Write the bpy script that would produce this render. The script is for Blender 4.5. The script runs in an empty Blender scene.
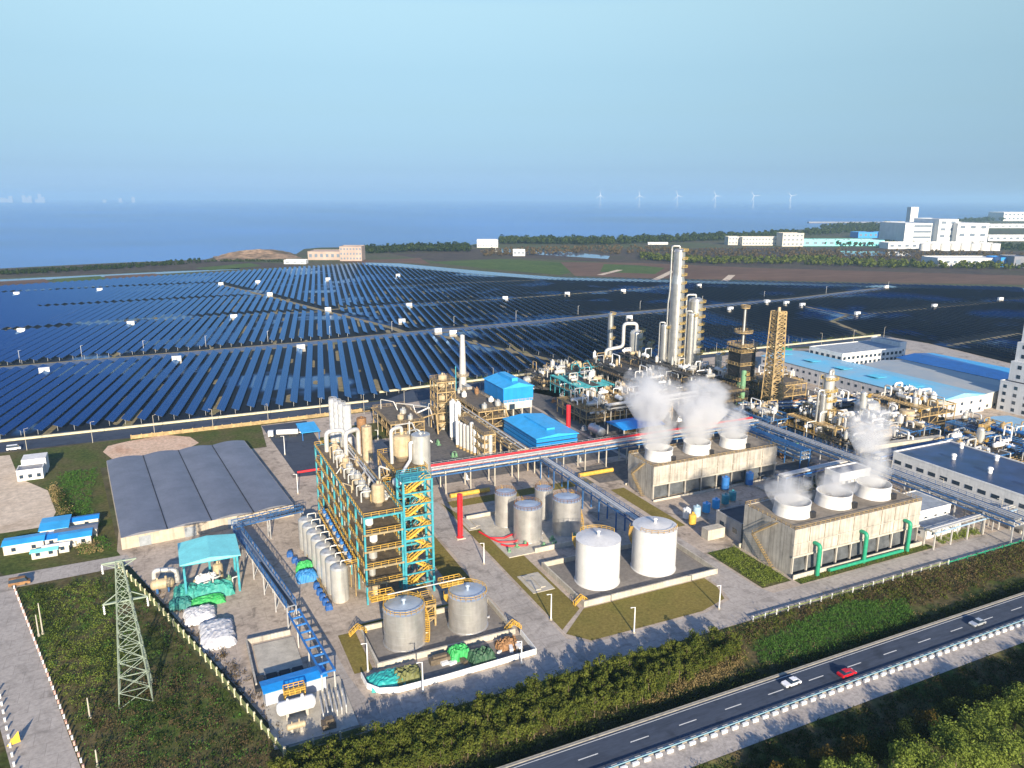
import bpy, math, random
from mathutils import Vector, Matrix
random.seed(7)
C = bpy.context.scene.collection
SC = bpy.context.scene

# ------------------------------------------------------------------ camera
CAM_H, FOCAL, HORIZON, ROLL = 110.0, 760.0, 198.5, math.radians(0.15)
PITCH = math.atan((384 - HORIZON) / FOCAL)
cam = bpy.data.cameras.new('camera'); cam_o = bpy.data.objects.new('camera', cam); C.objects.link(cam_o)
cam.sensor_width = 36; cam.lens = FOCAL / 1024 * 36; cam.clip_start = 1; cam.clip_end = 200000
_r = Vector((1, 0, 0)); _f = Vector((0, math.cos(PITCH), -math.sin(PITCH))); _u = Vector((0, math.sin(PITCH), math.cos(PITCH)))
_cr = _r * math.cos(ROLL) + _u * math.sin(ROLL); _cu = -_r * math.sin(ROLL) + _u * math.cos(ROLL)
cam_o.matrix_world = Matrix(((_cr.x, _cu.x, -_f.x, 0), (_cr.y, _cu.y, -_f.y, 0), (_cr.z, _cu.z, -_f.z, CAM_H), (0, 0, 0, 1)))
SC.camera = cam_o

# ------------------------------------------------------------------ sky, sun, exposure
SUN_AZ, SUN_EL = math.radians(283.5), math.radians(18.5)     # math angle of the direction towards the sun
world = bpy.data.worlds.new('World'); SC.world = world; world.use_nodes = True
nt = world.node_tree; nt.nodes.clear()
wo = nt.nodes.new('ShaderNodeOutputWorld'); bg = nt.nodes.new('ShaderNodeBackground'); sk = nt.nodes.new('ShaderNodeTexSky')
sk.sky_type = 'NISHITA'; sk.sun_disc = False; sk.sun_elevation = SUN_EL
sk.sun_rotation = math.radians(90) - SUN_AZ + 2 * math.pi
sk.altitude = 0; sk.air_density = 1.0; sk.dust_density = 0.6; sk.ozone_density = 4.0
bg.inputs['Strength'].default_value = 0.11
tcw = nt.nodes.new('ShaderNodeTexCoord'); sx = nt.nodes.new('ShaderNodeSeparateXYZ'); rp = nt.nodes.new('ShaderNodeValToRGB'); mxw = nt.nodes.new('ShaderNodeMix')
mxw.data_type = 'RGBA'; mxw.blend_type = 'MULTIPLY'; mxw.inputs[0].default_value = 1; mxw.clamp_result = False
for i, (p, c) in enumerate(((0.0, (0.42, 0.60, 1.04)), (.017, (0.37, 0.515, 0.90)), (.035, (0.36, 0.455, 0.70)), (.065, (0.44, 0.485, 0.59)), (.105, (0.58, 0.565, 0.555)), (.15, (0.757, 0.687, 0.587)), (.22, (1.15, 0.955, 0.695)), (.34, (0.883, 0.911, 0.930)), (.55, (0.614, 0.781, 1.069)))):
    e = rp.color_ramp.elements[i] if i < 2 else rp.color_ramp.elements.new(p); e.position = p; e.color = (*c, 1)
nt.links.new(tcw.outputs['Generated'], sx.inputs[0]); nt.links.new(sx.outputs['Z'], rp.inputs[0]); nt.links.new(sk.outputs[0], mxw.inputs[6]); nt.links.new(rp.outputs[0], mxw.inputs[7])
nt.links.new(mxw.outputs[2], bg.inputs['Color']); nt.links.new(bg.outputs[0], wo.inputs[0])
sun = bpy.data.lights.new('sun', 'SUN'); sun.energy = 5.0; sun.angle = math.radians(0.5); sun.color = (1.0, 0.865, 0.67)
sun_o = bpy.data.objects.new('sun', sun); C.objects.link(sun_o)
sun_o.rotation_euler = Vector((math.cos(SUN_AZ) * math.cos(SUN_EL), math.sin(SUN_AZ) * math.cos(SUN_EL), math.sin(SUN_EL))).to_track_quat('Z', 'Y').to_euler()
SC.view_settings.view_transform = 'Standard'; SC.view_settings.look = 'None'; SC.view_settings.exposure = 0.93; SC.view_settings.gamma = 1.0
SC.render.engine = 'CYCLES'
SC.cycles.max_bounces = 6; SC.cycles.diffuse_bounces = 2; SC.cycles.glossy_bounces = 2; SC.cycles.transmission_bounces = 2
SC.cycles.volume_bounces = 5; SC.cycles.transparent_max_bounces = 6; SC.cycles.use_denoising = True
SC.cycles.volume_step_rate = 1.0; SC.cycles.volume_max_steps = 128

# ------------------------------------------------------------------ plan coordinates: u along the highway, v away from it
TH = math.radians(25); CU, SU = math.cos(TH), math.sin(TH)
def W(u, v, z=0.0): return Vector((u * CU - v * SU, u * SU + v * CU, z))
def ray(px, py):
    a, b = px - 512, 384 - py; c, s = math.cos(ROLL), math.sin(ROLL); a, b = a * c - b * s, a * s + b * c
    return Vector((a, FOCAL * math.cos(PITCH) + b * math.sin(PITCH), -FOCAL * math.sin(PITCH) + b * math.cos(PITCH)))
def at(px, py, z=0.0):
    """plan position (u, v) of a survey point of the photograph at height z"""
    d = ray(px, py); t = (z - CAM_H) / d.z; x, y = d.x * t, d.y * t
    return (x * CU + y * SU, -x * SU + y * CU)
def dist(u, v): return math.hypot(u, v)
def height(px, yb, yt):
    """height in metres of something upright standing at (px, yb) and reaching row yt"""
    u, v = at(px, yb); w = W(u, v); d = ray(px, yt); k = math.hypot(w.x, w.y) / math.hypot(d.x, d.y)
    return CAM_H + d.z * k

# ------------------------------------------------------------------ materials
_mats = {}
def new_mat(name):
    m = bpy.data.materials.new(name); m.use_nodes = True
    n = m.node_tree.nodes; b = n.get('Principled BSDF'); return m, n, m.node_tree.links, b
def M(name, col, rough=.6, metal=0., var=.18, scale=.5, spec=.5, streak=0., island=0., bump=0., detail=5, col2=None, scale2=None):
    """weathered paint / concrete / metal: one colour broken up by two sizes of noise, optional vertical streaks"""
    if name in _mats: return _mats[name]
    m, n, l, b = new_mat(name)
    b.inputs['Roughness'].default_value = rough; b.inputs['Metallic'].default_value = metal; b.inputs['Specular IOR Level'].default_value = spec
    tc = n.new('ShaderNodeTexCoord')
    nz = n.new('ShaderNodeTexNoise'); nz.inputs['Scale'].default_value = scale; nz.inputs['Detail'].default_value = detail; nz.inputs['Roughness'].default_value = .65
    l.new(tc.outputs['Object'], nz.inputs['Vector'])
    mx = n.new('ShaderNodeMix'); mx.data_type = 'RGBA'
    c2 = col2 if col2 else tuple(c * (1 - var * 1.6) for c in col)
    mx.inputs[6].default_value = (*c2, 1); mx.inputs[7].default_value = (*[min(1, c * (1 + (var * .5 if not col2 else 0))) for c in col], 1)
    mr = n.new('ShaderNodeMapRange'); mr.inputs[1].default_value = .32; mr.inputs[2].default_value = .68
    l.new(nz.outputs['Fac'], mr.inputs[0]); l.new(mr.outputs[0], mx.inputs[0]); out = mx.outputs[2]
    if streak:
        mp = n.new('ShaderNodeMapping'); mp.inputs['Scale'].default_value = (1, 1, .06); l.new(tc.outputs['Object'], mp.inputs['Vector'])
        n2 = n.new('ShaderNodeTexNoise'); n2.inputs['Scale'].default_value = scale2 or 1.2; n2.inputs['Detail'].default_value = 6; l.new(mp.outputs[0], n2.inputs['Vector'])
        r2 = n.new('ShaderNodeMapRange'); r2.inputs[1].default_value = .45; r2.inputs[2].default_value = .75; r2.inputs[3].default_value = 1; r2.inputs[4].default_value = 1 - streak
        l.new(n2.outputs['Fac'], r2.inputs[0]); m2 = n.new('ShaderNodeMix'); m2.data_type = 'RGBA'; m2.blend_type = 'MULTIPLY'; m2.inputs[0].default_value = 1
        l.new(out, m2.inputs[6]); l.new(r2.outputs[0], m2.inputs[7]); out = m2.outputs[2]
    if island:
        ge = n.new('ShaderNodeNewGeometry'); r3 = n.new('ShaderNodeMapRange'); r3.inputs[3].default_value = 1 - island; r3.inputs[4].default_value = 1 + island
        l.new(ge.outputs['Random Per Island'], r3.inputs[0]); m3 = n.new('ShaderNodeMix'); m3.data_type = 'RGBA'; m3.blend_type = 'MULTIPLY'; m3.inputs[0].default_value = 1
        l.new(out, m3.inputs[6]); l.new(r3.outputs[0], m3.inputs[7]); out = m3.outputs[2]
    l.new(out, b.inputs['Base Color'])
    if bump:
        bp = n.new('ShaderNodeBump'); bp.inputs['Strength'].default_value = bump; bp.inputs['Distance'].default_value = .2
        l.new(nz.outputs['Fac'], bp.inputs['Height']); l.new(bp.outputs[0], b.inputs['Normal'])
    _mats[name] = m; return m
def patchy(name, cols, scale=.02, rough=.95, fine=.6, finevar=.5, stretch=(1, 1, 1), lo=.3, hi=.7, bump=0, joints=None, stains=0):
    """ground: several colours spread by a large noise, broken by a fine one"""
    m, n, l, b = new_mat(name); b.inputs['Roughness'].default_value = rough; b.inputs['Specular IOR Level'].default_value = .15
    tc = n.new('ShaderNodeTexCoord'); mp = n.new('ShaderNodeMapping'); mp.inputs['Scale'].default_value = stretch; l.new(tc.outputs['Object'], mp.inputs['Vector'])
    nz = n.new('ShaderNodeTexNoise'); nz.inputs['Scale'].default_value = scale; nz.inputs['Detail'].default_value = 8; nz.inputs['Roughness'].default_value = .62
    l.new(mp.outputs[0], nz.inputs['Vector']); cr = n.new('ShaderNodeValToRGB'); el = cr.color_ramp.elements
    while len(el) < len(cols): el.new(.5)
    for i, c in enumerate(cols): el[i].position = lo + (hi - lo) * i / (len(cols) - 1); el[i].color = (*c, 1)
    l.new(nz.outputs['Fac'], cr.inputs[0])
    n2 = n.new('ShaderNodeTexNoise'); n2.inputs['Scale'].default_value = fine; n2.inputs['Detail'].default_value = 5; n2.inputs['Roughness'].default_value = .7
    l.new(mp.outputs[0], n2.inputs['Vector']); r2 = n.new('ShaderNodeMapRange'); r2.inputs[1].default_value = .3; r2.inputs[2].default_value = .7
    r2.inputs[3].default_value = 1 - finevar; r2.inputs[4].default_value = 1 + finevar; l.new(n2.outputs['Fac'], r2.inputs[0])
    mx = n.new('ShaderNodeMix'); mx.data_type = 'RGBA'; mx.blend_type = 'MULTIPLY'; mx.inputs[0].default_value = 1
    l.new(cr.outputs[0], mx.inputs[6]); l.new(r2.outputs[0], mx.inputs[7]); l.new(mx.outputs[2], b.inputs['Base Color'])
    if joints or stains:
        out = mx.outputs[2]
        if joints:   # saw-cut slab joints
            br = n.new('ShaderNodeTexBrick'); br.offset = .5; br.inputs['Scale'].default_value = 1; br.inputs['Brick Width'].default_value = joints[0]; br.inputs['Row Height'].default_value = joints[1]; br.inputs['Mortar Size'].default_value = .07
            br.inputs['Color1'].default_value = (1, 1, 1, 1); br.inputs['Color2'].default_value = (.93, .93, .93, 1); br.inputs['Mortar'].default_value = (.74, .74, .74, 1); l.new(tc.outputs['Object'], br.inputs['Vector'])
            a = n.new('ShaderNodeMix'); a.data_type = 'RGBA'; a.blend_type = 'MULTIPLY'; a.inputs[0].default_value = 1; l.new(out, a.inputs[6]); l.new(br.outputs['Color'], a.inputs[7]); out = a.outputs[2]
        if stains:   # oil and tyre stains
            n3 = n.new('ShaderNodeTexNoise'); n3.inputs['Scale'].default_value = .16; n3.inputs['Detail'].default_value = 7; n3.inputs['Distortion'].default_value = 1.2; l.new(tc.outputs['Object'], n3.inputs['Vector'])
            r3 = n.new('ShaderNodeMapRange'); r3.inputs[1].default_value = .54; r3.inputs[2].default_value = .70; r3.inputs[3].default_value = 1; r3.inputs[4].default_value = 1 - stains; l.new(n3.outputs['Fac'], r3.inputs[0])
            a = n.new('ShaderNodeMix'); a.data_type = 'RGBA'; a.blend_type = 'MULTIPLY'; a.inputs[0].default_value = 1; l.new(out, a.inputs[6]); l.new(r3.outputs[0], a.inputs[7]); out = a.outputs[2]
        l.new(out, b.inputs['Base Color'])
    if bump:
        bp = n.new('ShaderNodeBump'); bp.inputs['Strength'].default_value = bump; bp.inputs['Distance'].default_value = .5
        l.new(n2.outputs['Fac'], bp.inputs['Height']); l.new(bp.outputs[0], b.inputs['Normal'])
    return m
def water(name, col, rough=.12, scale=.3, bump=.15):
    m, n, l, b = new_mat(name); b.inputs['Base Color'].default_value = (*col, 1); b.inputs['Roughness'].default_value = rough; b.inputs['IOR'].default_value = 1.33
    tc = n.new('ShaderNodeTexCoord'); nz = n.new('ShaderNodeTexNoise'); nz.inputs['Scale'].default_value = scale; nz.inputs['Detail'].default_value = 6
    l.new(tc.outputs['Object'], nz.inputs['Vector']); bp = n.new('ShaderNodeBump'); bp.inputs['Strength'].default_value = bump; bp.inputs['Distance'].default_value = .3
    l.new(nz.outputs['Fac'], bp.inputs['Height']); l.new(bp.outputs[0], b.inputs['Normal'])
    n2 = n.new('ShaderNodeTexNoise'); n2.inputs['Scale'].default_value = scale * .02; n2.inputs['Detail'].default_value = 4; l.new(tc.outputs['Object'], n2.inputs['Vector'])
    mr = n.new('ShaderNodeMapRange'); mr.inputs[1].default_value = .3; mr.inputs[2].default_value = .7; l.new(n2.outputs['Fac'], mr.inputs[0])
    mx = n.new('ShaderNodeMix'); mx.data_type = 'RGBA'; mx.inputs[6].default_value = (*[c * .6 for c in col], 1); mx.inputs[7].default_value = (*[c * 1.35 for c in col], 1)
    l.new(mr.outputs[0], mx.inputs[0]); l.new(mx.outputs[2], b.inputs['Base Color'])
    return m
def leaf(name, c1, c2, trans=.25):
    """foliage: every leaf clump its own tone between two greens"""
    m, n, l, b = new_mat(name); n.remove(b); out = n.get('Material Output')
    ge = n.new('ShaderNodeNewGeometry'); oi = n.new('ShaderNodeObjectInfo'); ad = n.new('ShaderNodeMath'); ad.operation = 'MULTIPLY_ADD'; ad.inputs[1].default_value = .35
    l.new(oi.outputs['Random'], ad.inputs[0]); sc = n.new('ShaderNodeMath'); sc.operation = 'MULTIPLY'; sc.inputs[1].default_value = .65
    l.new(ge.outputs['Random Per Island'], sc.inputs[0]); l.new(sc.outputs[0], ad.inputs[2])
    mx = n.new('ShaderNodeMix'); mx.data_type = 'RGBA'; mx.inputs[6].default_value = (*c1, 1); mx.inputs[7].default_value = (*c2, 1); l.new(ad.outputs[0], mx.inputs[0])
    d = n.new('ShaderNodeBsdfDiffuse'); t = n.new('ShaderNodeBsdfTranslucent'); ms = n.new('ShaderNodeMixShader'); ms.inputs[0].default_value = trans
    l.new(mx.outputs[2], d.inputs[0]); l.new(mx.outputs[2], t.inputs[0]); l.new(d.outputs[0], ms.inputs[1]); l.new(t.outputs[0], ms.inputs[2]); l.new(ms.outputs[0], out.inputs[0])
    return m

# ------------------------------------------------------------------ mesh builder
class MB:
    def __init__(s): s.v = []; s.f = []; s.sm = []
    def add(s, vs, fs, smooth=False):
        o = len(s.v); s.v += [tuple(p) for p in vs]; s.f += [tuple(i + o for i in f) for f in fs]; s.sm += [smooth] * len(fs); return s
    def box(s, x0, x1, y0, y1, z0, z1):
        return s.add([(x0, y0, z0), (x1, y0, z0), (x1, y1, z0), (x0, y1, z0), (x0, y0, z1), (x1, y0, z1), (x1, y1, z1), (x0, y1, z1)],
                     [(0, 3, 2, 1), (4, 5, 6, 7), (0, 1, 5, 4), (1, 2, 6, 5), (2, 3, 7, 6), (3, 0, 4, 7)])
    def cbox(s, x, y, z0, sx, sy, sz): return s.box(x - sx / 2, x + sx / 2, y - sy / 2, y + sy / 2, z0, z0 + sz)
    def bar(s, p, q, w, h=None):
        p, q = Vector(p), Vector(q); d = q - p
        if d.length < 1e-6: return s
        d.normalize(); a = d.cross(Vector((0, 0, 1)))
        if a.length < 1e-3: a = Vector((1, 0, 0))
        a.normalize(); b = a.cross(d); h = h or w; a = a * (w / 2); b = b * (h / 2); vs = []
        for c in (p, q): vs += [c - a - b, c + a - b, c + a + b, c - a + b]
        return s.add(vs, [(3, 2, 1, 0), (4, 5, 6, 7), (0, 1, 5, 4), (1, 2, 6, 5), (2, 3, 7, 6), (3, 0, 4, 7)])
    def tube(s, pts, r, n=8, caps=True, r2=None):
        pts = [Vector(p) for p in pts]; k = len(pts); rings = []; ref = None
        for i, p in enumerate(pts):
            d = (pts[min(i + 1, k - 1)] - pts[max(i - 1, 0)]).normalized()
            if ref is None: ref = d.cross(Vector((0, 0, 1)));  ref = ref if ref.length > .05 else d.cross(Vector((1, 0, 0)))
            a = (ref - d * ref.dot(d)); a = a.normalized() if a.length > 1e-4 else d.orthogonal().normalized(); ref = a; b = d.cross(a)
            rr = r if r2 is None else r + (r2 - r) * i / (k - 1)
            rings += [p + (a * math.cos(2 * math.pi * j / n) + b * math.sin(2 * math.pi * j / n)) * rr for j in range(n)]
        fs = [(i * n + j, i * n + (j + 1) % n, (i + 1) * n + (j + 1) % n, (i + 1) * n + j) for i in range(k - 1) for j in range(n)]
        s.add(rings, fs, True)
        if caps: s.add(rings[:n], [tuple(range(n - 1, -1, -1))]); s.add(rings[-n:], [tuple(range(n))])
        return s
    def elbow(s, pts, r, n=8, bend=None):
        """pipe with rounded bends"""
        pts = [Vector(p) for p in pts]; bend = bend or r * 2.2; o = [pts[0]]
        for a, b, c in zip(pts, pts[1:], pts[2:]):
            d1, d2 = (a - b), (c - b); k = min(bend, d1.length * .45, d2.length * .45); p1, p2 = b + d1.normalized() * k, b + d2.normalized() * k
            for t in (0, .25, .5, .75, 1): o.append(p1 * (1 - t) ** 2 + b * 2 * t * (1 - t) + p2 * t * t)
        o.append(pts[-1]); return s.tube(o, r, n)
    def lathe(s, x, y, prof, n=24, smooth=True):
        vs = [(x + r * math.cos(2 * math.pi * j / n), y + r * math.sin(2 * math.pi * j / n), z) for r, z in prof for j in range(n)]
        for i in range(len(prof) - 1):
            s.add(vs[i * n:(i + 2) * n], [(j, (j + 1) % n, n + (j + 1) % n, n + j) for j in range(n)], smooth)
        if prof[0][0] > .01: s.add(vs[:n], [tuple(range(n - 1, -1, -1))])
        if prof[-1][0] > .01: s.add(vs[-n:], [tuple(range(n))])
        return s
    def cyl(s, x, y, z0, z1, r, n=16, r2=None): return s.lathe(x, y, [(r, z0), (r if r2 is None else r2, z1)], n)
    def prism(s, pts, z0, z1):
        k = len(pts); a = sum(pts[i][0] * pts[(i + 1) % k][1] - pts[(i + 1) % k][0] * pts[i][1] for i in range(k))
        if a < 0: pts = pts[::-1]
        return s.add([(x, y, z0) for x, y in pts] + [(x, y, z1) for x, y in pts],
                     [tuple(range(k - 1, -1, -1)), tuple(range(k, 2 * k))] + [(i, (i + 1) % k, k + (i + 1) % k, k + i) for i in range(k)])
    def poly(s, pts): return s.add(pts, [tuple(range(len(pts)))])
    def sheet(s, pts, z):
        k = len(pts); a = sum(pts[i][0] * pts[(i + 1) % k][1] - pts[(i + 1) % k][0] * pts[i][1] for i in range(k))
        return s.poly([(x, y, z) for x, y in (pts if a > 0 else pts[::-1])])
    def rail(s, pts, h=1.1, w=.09, step=2.5, mid=True):
        for p, q in zip(pts, pts[1:]):
            p, q = Vector(p), Vector(q); L = (q - p).length; k = max(1, round(L / step)); up = Vector((0, 0, h))
            s.bar(p + up, q + up, w)
            if mid: s.bar(p + up * .5, q + up * .5, w * .8)
            for i in range(k + 1): c = p.lerp(q, i / k); s.bar(c, c + up, w)
        return s
    def build(s, name, mat, parent=None, loc=None, rz=0., flat=False):
        me = bpy.data.meshes.new(name); me.from_pydata(s.v, [], s.f)
        if any(s.sm) and not flat: me.polygons.foreach_set('use_smooth', s.sm)
        me.materials.append(mat); me.update()
        o = bpy.data.objects.new(name, me); C.objects.link(o)
        if parent is not None: o.parent = parent
        elif loc is not None: o.location = W(*loc); o.rotation_euler = (0, 0, TH + rz)
        else: o.rotation_euler = (0, 0, TH)
        return o
def tag(o, label=None, cat=None, group=None, kind=None):
    if label: o['label'] = label
    if cat: o['category'] = cat
    if group: o['group'] = group
    if kind: o['kind'] = kind
    return o
def thing(name, label, cat, u, v, z=0., rz=0., group=None):
    o = bpy.data.objects.new(name, None); C.objects.link(o); o.empty_display_size = .5
    o.location = W(u, v, z); o.rotation_euler = (0, 0, TH + rz); return tag(o, label, cat, group)
def copy_tree(o, parent=None):
    c = o.copy(); C.objects.link(c)
    if parent: c.parent = parent
    for ch in o.children: copy_tree(ch, c)
    return c
def place(o, u, v, z=0., rz=0., label=None, group=None):
    o.location = W(u, v, z); o.rotation_euler = (0, 0, TH + rz)
    if label: o['label'] = label
    if group: o['group'] = group
    return o
def ground(name, pts, z, mat, kind='structure'):
    return tag(MB().sheet(pts, z).build(name, mat), kind=kind)
def solo(mb, name, mat, label, cat, u, v, z=0., rz=0., group=None):
    return tag(mb.build(name, mat, None, (u, v, z), rz), label, cat, group)
# ================================================================== THE SETTING
m_sea = water('sea_water', (.012, .12, .42), .25, .05, .25)
m_land = patchy('land_soil', [(.05, .055, .035), (.10, .085, .055), (.07, .09, .035), (.13, .10, .07)], .008, fine=.15)
m_pond = water('pond_water', (.015, .075, .20), .08, .5, .05)
def field_floor():
    """floor of the solar ponds: matte blue-black ground, open water in places"""
    m, n, l, b = new_mat('pond_floor'); tc = n.new('ShaderNodeTexCoord'); nz = n.new('ShaderNodeTexNoise'); nz.inputs['Scale'].default_value = .012; nz.inputs['Detail'].default_value = 4; l.new(tc.outputs['Object'], nz.inputs['Vector'])
    mr = n.new('ShaderNodeMapRange'); mr.inputs[1].default_value = .54; mr.inputs[2].default_value = .60; l.new(nz.outputs['Fac'], mr.inputs[0])
    mx = n.new('ShaderNodeMix'); mx.data_type = 'RGBA'; mx.inputs[6].default_value = (.010, .016, .030, 1); mx.inputs[7].default_value = (.004, .06, .22, 1); l.new(mr.outputs[0], mx.inputs[0]); l.new(mx.outputs[2], b.inputs['Base Color'])  # near-black blue base, brighter blue where the noise mask rises
    ro = n.new('ShaderNodeMapRange'); ro.inputs[3].default_value = .75; ro.inputs[4].default_value = .22; l.new(mr.outputs[0], ro.inputs[0]); l.new(ro.outputs[0], b.inputs['Roughness'])
    sp = n.new('ShaderNodeMapRange'); sp.inputs[3].default_value = .12; sp.inputs[4].default_value = .3; l.new(mr.outputs[0], sp.inputs[0]); l.new(sp.outputs[0], b.inputs['Specular IOR Level']); return m
m_floor = field_floor()
m_concrete = patchy('yard_concrete', [(.32, .265, .215), (.49, .41, .33), (.42, .35, .285)], .045, .9, .8, .22, joints=(6, 4.5), stains=.5)
m_asphalt = patchy('asphalt', [(.038, .052, .085), (.062, .077, .108), (.05, .063, .092)], .05, .85, 1.5, .2, stretch=(.15, 1, 1), stains=.3)
m_road = patchy('concrete_road', [(.31, .28, .25), (.43, .39, .35), (.37, .335, .30)], .05, .9, .9, .2, joints=(5, 4.3), stains=.35)
m_lawn = patchy('lawn_grass', [(.13, .11, .028), (.20, .16, .045), (.16, .145, .035)], .06, fine=1.2, finevar=.35)
m_grass = patchy('verge_grass', [(.03, .055, .012), (.07, .09, .02), (.10, .09, .035), (.045, .07, .015)], .05, fine=.8, finevar=.5)
m_scrub = patchy('scrub_soil', [(.03, .045, .012), (.06, .09, .018), (.11, .085, .04), (.05, .065, .016), (.085, .11, .022)], .035, fine=.5, finevar=.6)
m_sand = patchy('sandy_ground', [(.46, .36, .26), (.62, .51, .39), (.52, .42, .31)], .05, fine=.5, finevar=.25)
m_pink = patchy('reddish_soil', [(.50, .31, .20), (.64, .46, .33), (.54, .38, .26)], .08, fine=.7, finevar=.3)
m_dike = patchy('dike_floor', [(.15, .14, .13), (.22, .20, .18), (.18, .17, .15)], .08, fine=.8, finevar=.2)
m_gravel = patchy('gravel', [(.30, .27, .24), (.42, .38, .34), (.35, .31, .28)], .1, fine=1.5, finevar=.3)
m_field_g = patchy('field_green', [(.05, .09, .02), (.09, .13, .03)], .02, fine=.1, finevar=.3)
m_field_b = patchy('field_brown', [(.11, .065, .045), (.17, .10, .07)], .015, fine=.08, finevar=.25, stretch=(.3, 1, 1))
m_field_d = patchy('scrub_brown', [(.045, .035, .035), (.08, .06, .05), (.06, .06, .03)], .012, fine=.08, finevar=.35)
m_white = M('white_paint', (.80, .80, .78), .5, var=.06, scale=.8)
m_line = M('road_paint', (.72, .72, .68), .7, var=.15, scale=2)
m_kerb = M('kerb_stone', (.42, .38, .30), .85, var=.2, scale=.8)

# sea to the horizon, land over it
tag(MB().sheet([(-45000, -20000), (45000, -20000), (45000, 45000), (-45000, 45000)], -1.2).build('sea', m_sea), kind='structure')
coast = [at(x, y) for x, y in ((-260, 285), (-120, 275), (0, 268.5), (110, 263), (205, 259.5), (240, 251), (296, 254), (304, 249), (320, 247.5), (368, 247), (420, 246), (470, 245), (500, 239.5),
                               (560, 240.5), (640, 239.5), (690, 236.5), (724, 234.5), (800, 229.5), (860, 226), (905, 224.5), (960, 219), (1002, 216), (1060, 213), (1160, 211))]
coast += [(5200, 2000), (3000, -900), (800, -700), (-600, -500), (-1500, 300), (-1200, 1000)]
tag(MB().prism(coast, -3, 0).build('land', m_land), kind='structure')

def strip(name, pix, z, mat): return ground(name, [at(x, y) for x, y in pix], z, mat)
# bands beyond the solar field
strip('shore_scrub', ((0, 269), (110, 264), (200, 260), (300, 264), (300, 267), (110, 273.5), (0, 278)), .05, m_field_d)
strip('canal', ((0, 279.5), (150, 272.5), (240, 268), (240, 269.3), (150, 274.5), (0, 282)), .05, m_pond)
strip('field', ((0, 281.5), (45, 279), (52, 284), (0, 286)), .06, m_field_b)
strip('field', ((52, 279), (100, 276), (108, 280), (60, 283)), .06, m_field_g)
strip('field', ((104, 276), (155, 273.5), (165, 276.5), (112, 280)), .06, m_field_b)
strip('field', ((195, 268), (250, 263), (262, 266), (210, 270.5)), .06, m_field_g)
strip('scrubland', ((380, 252), (470, 249), (560, 250), (724, 248), (850, 247), (1030, 252), (1030, 284), (724, 268), (520, 258), (440, 262)), .05, m_field_d)
strip('canal', ((495, 248.5), (560, 251), (610, 256), (608, 259), (560, 256), (495, 252)), .09, m_pond)
strip('canal', ((362, 262.5), (400, 263.5), (480, 271), (560, 277.5), (800, 283.5), (1030, 288.5), (1030, 292.5), (800, 286), (560, 280.5), (480, 274.5), (400, 267), (362, 264.5)), .07, m_pond)
strip('field', ((425, 262), (500, 259), (540, 261), (600, 266), (560, 275), (500, 270)), .09, m_field_g)
strip('field', ((560, 262), (640, 263), (760, 268), (1030, 276), (1030, 285), (800, 281), (640, 278), (575, 276)), .10, m_field_b)
strip('field', ((604, 264), (640, 265.5), (665, 268), (655, 274), (600, 272)), .12, m_field_g)
strip('field', ((330, 262), (420, 258), (430, 264), (400, 263)), .09, m_field_b)
for a, b in (((655, 280), (673, 271)), ((725, 281), (732, 275)), ((600, 275), (620, 270))):
    (u0, v0), (u1, v1) = at(*a), at(*b); d = Vector((u1 - u0, v1 - v0)).normalized(); q = Vector((-d.y, d.x)) * 5
    ground('farm_track', [(u0 - q.x, v0 - q.y), (u0 + q.x, v0 + q.y), (u1 + q.x, v1 + q.y), (u1 - q.x, v1 - q.y)], .14, m_sand)
strip('reservoir', ((840, 251), (905, 252), (912, 256), (845, 255.5)), .09, m_pond)

# solar field basin
FIELD = [(-420, 404), (-73, 404), (110, 404), (135, 421), (235, 428), (372, 434), (541, 437), (547, 395), (528, 312), (560, 272), (995, 600), (452, 1011), (319, 1300), (-178, 1131), (-420, 1035)]
ground('solar_pond', FIELD, .05, m_floor)
# roads, yards and verges of the plant
ground('grass', [(-420, 255), (-48, 250), (-19, 243), (14, 139), (14, 119), (-10, 119), (-60, 100), (-200, 120)], .03, m_scrub)
ground('grass', [(-75, 384), (-48, 384), (105, 384), (105, 345), (-29, 345), (-19, 252), (-50, 252), (-75, 300)], .03, m_grass)
ground('yard', [(-20, 256), (16, 139), (600, 139), (600, 340), (420, 430), (235, 420), (130, 414), (105, 384), (40, 381), (38, 345), (-20, 345)], .04, m_concrete)
ground('road', [(-420, 386), (-75, 386), (70, 385), (115, 391), (235, 416), (385, 424), (548, 427), (548, 436), (372, 432.5), (235, 426), (130, 419), (108, 402), (-75, 402), (-420, 402)], .08, m_asphalt)
ground('sandy_lot', [(-140, 384), (-66, 380), (-58, 345), (-46, 325), (-41, 300), (-42, 287), (-52, 287), (-140, 287)], .06, m_sand)
ground('dirt_patch', [at(x, y) for x, y in ((103, 452), (112, 459), (150, 462), (175, 455), (199, 443), (190, 437), (165, 435), (130, 441), (108, 446))], .07, m_pink)
ground('road', [(-140, 250.5), (-17, 252), (-15, 243.5), (-46, 242), (-23, 152), (0, 70), (-8, 70), (-34, 152), (-58, 241), (-140, 240)], .07, m_road)
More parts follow.
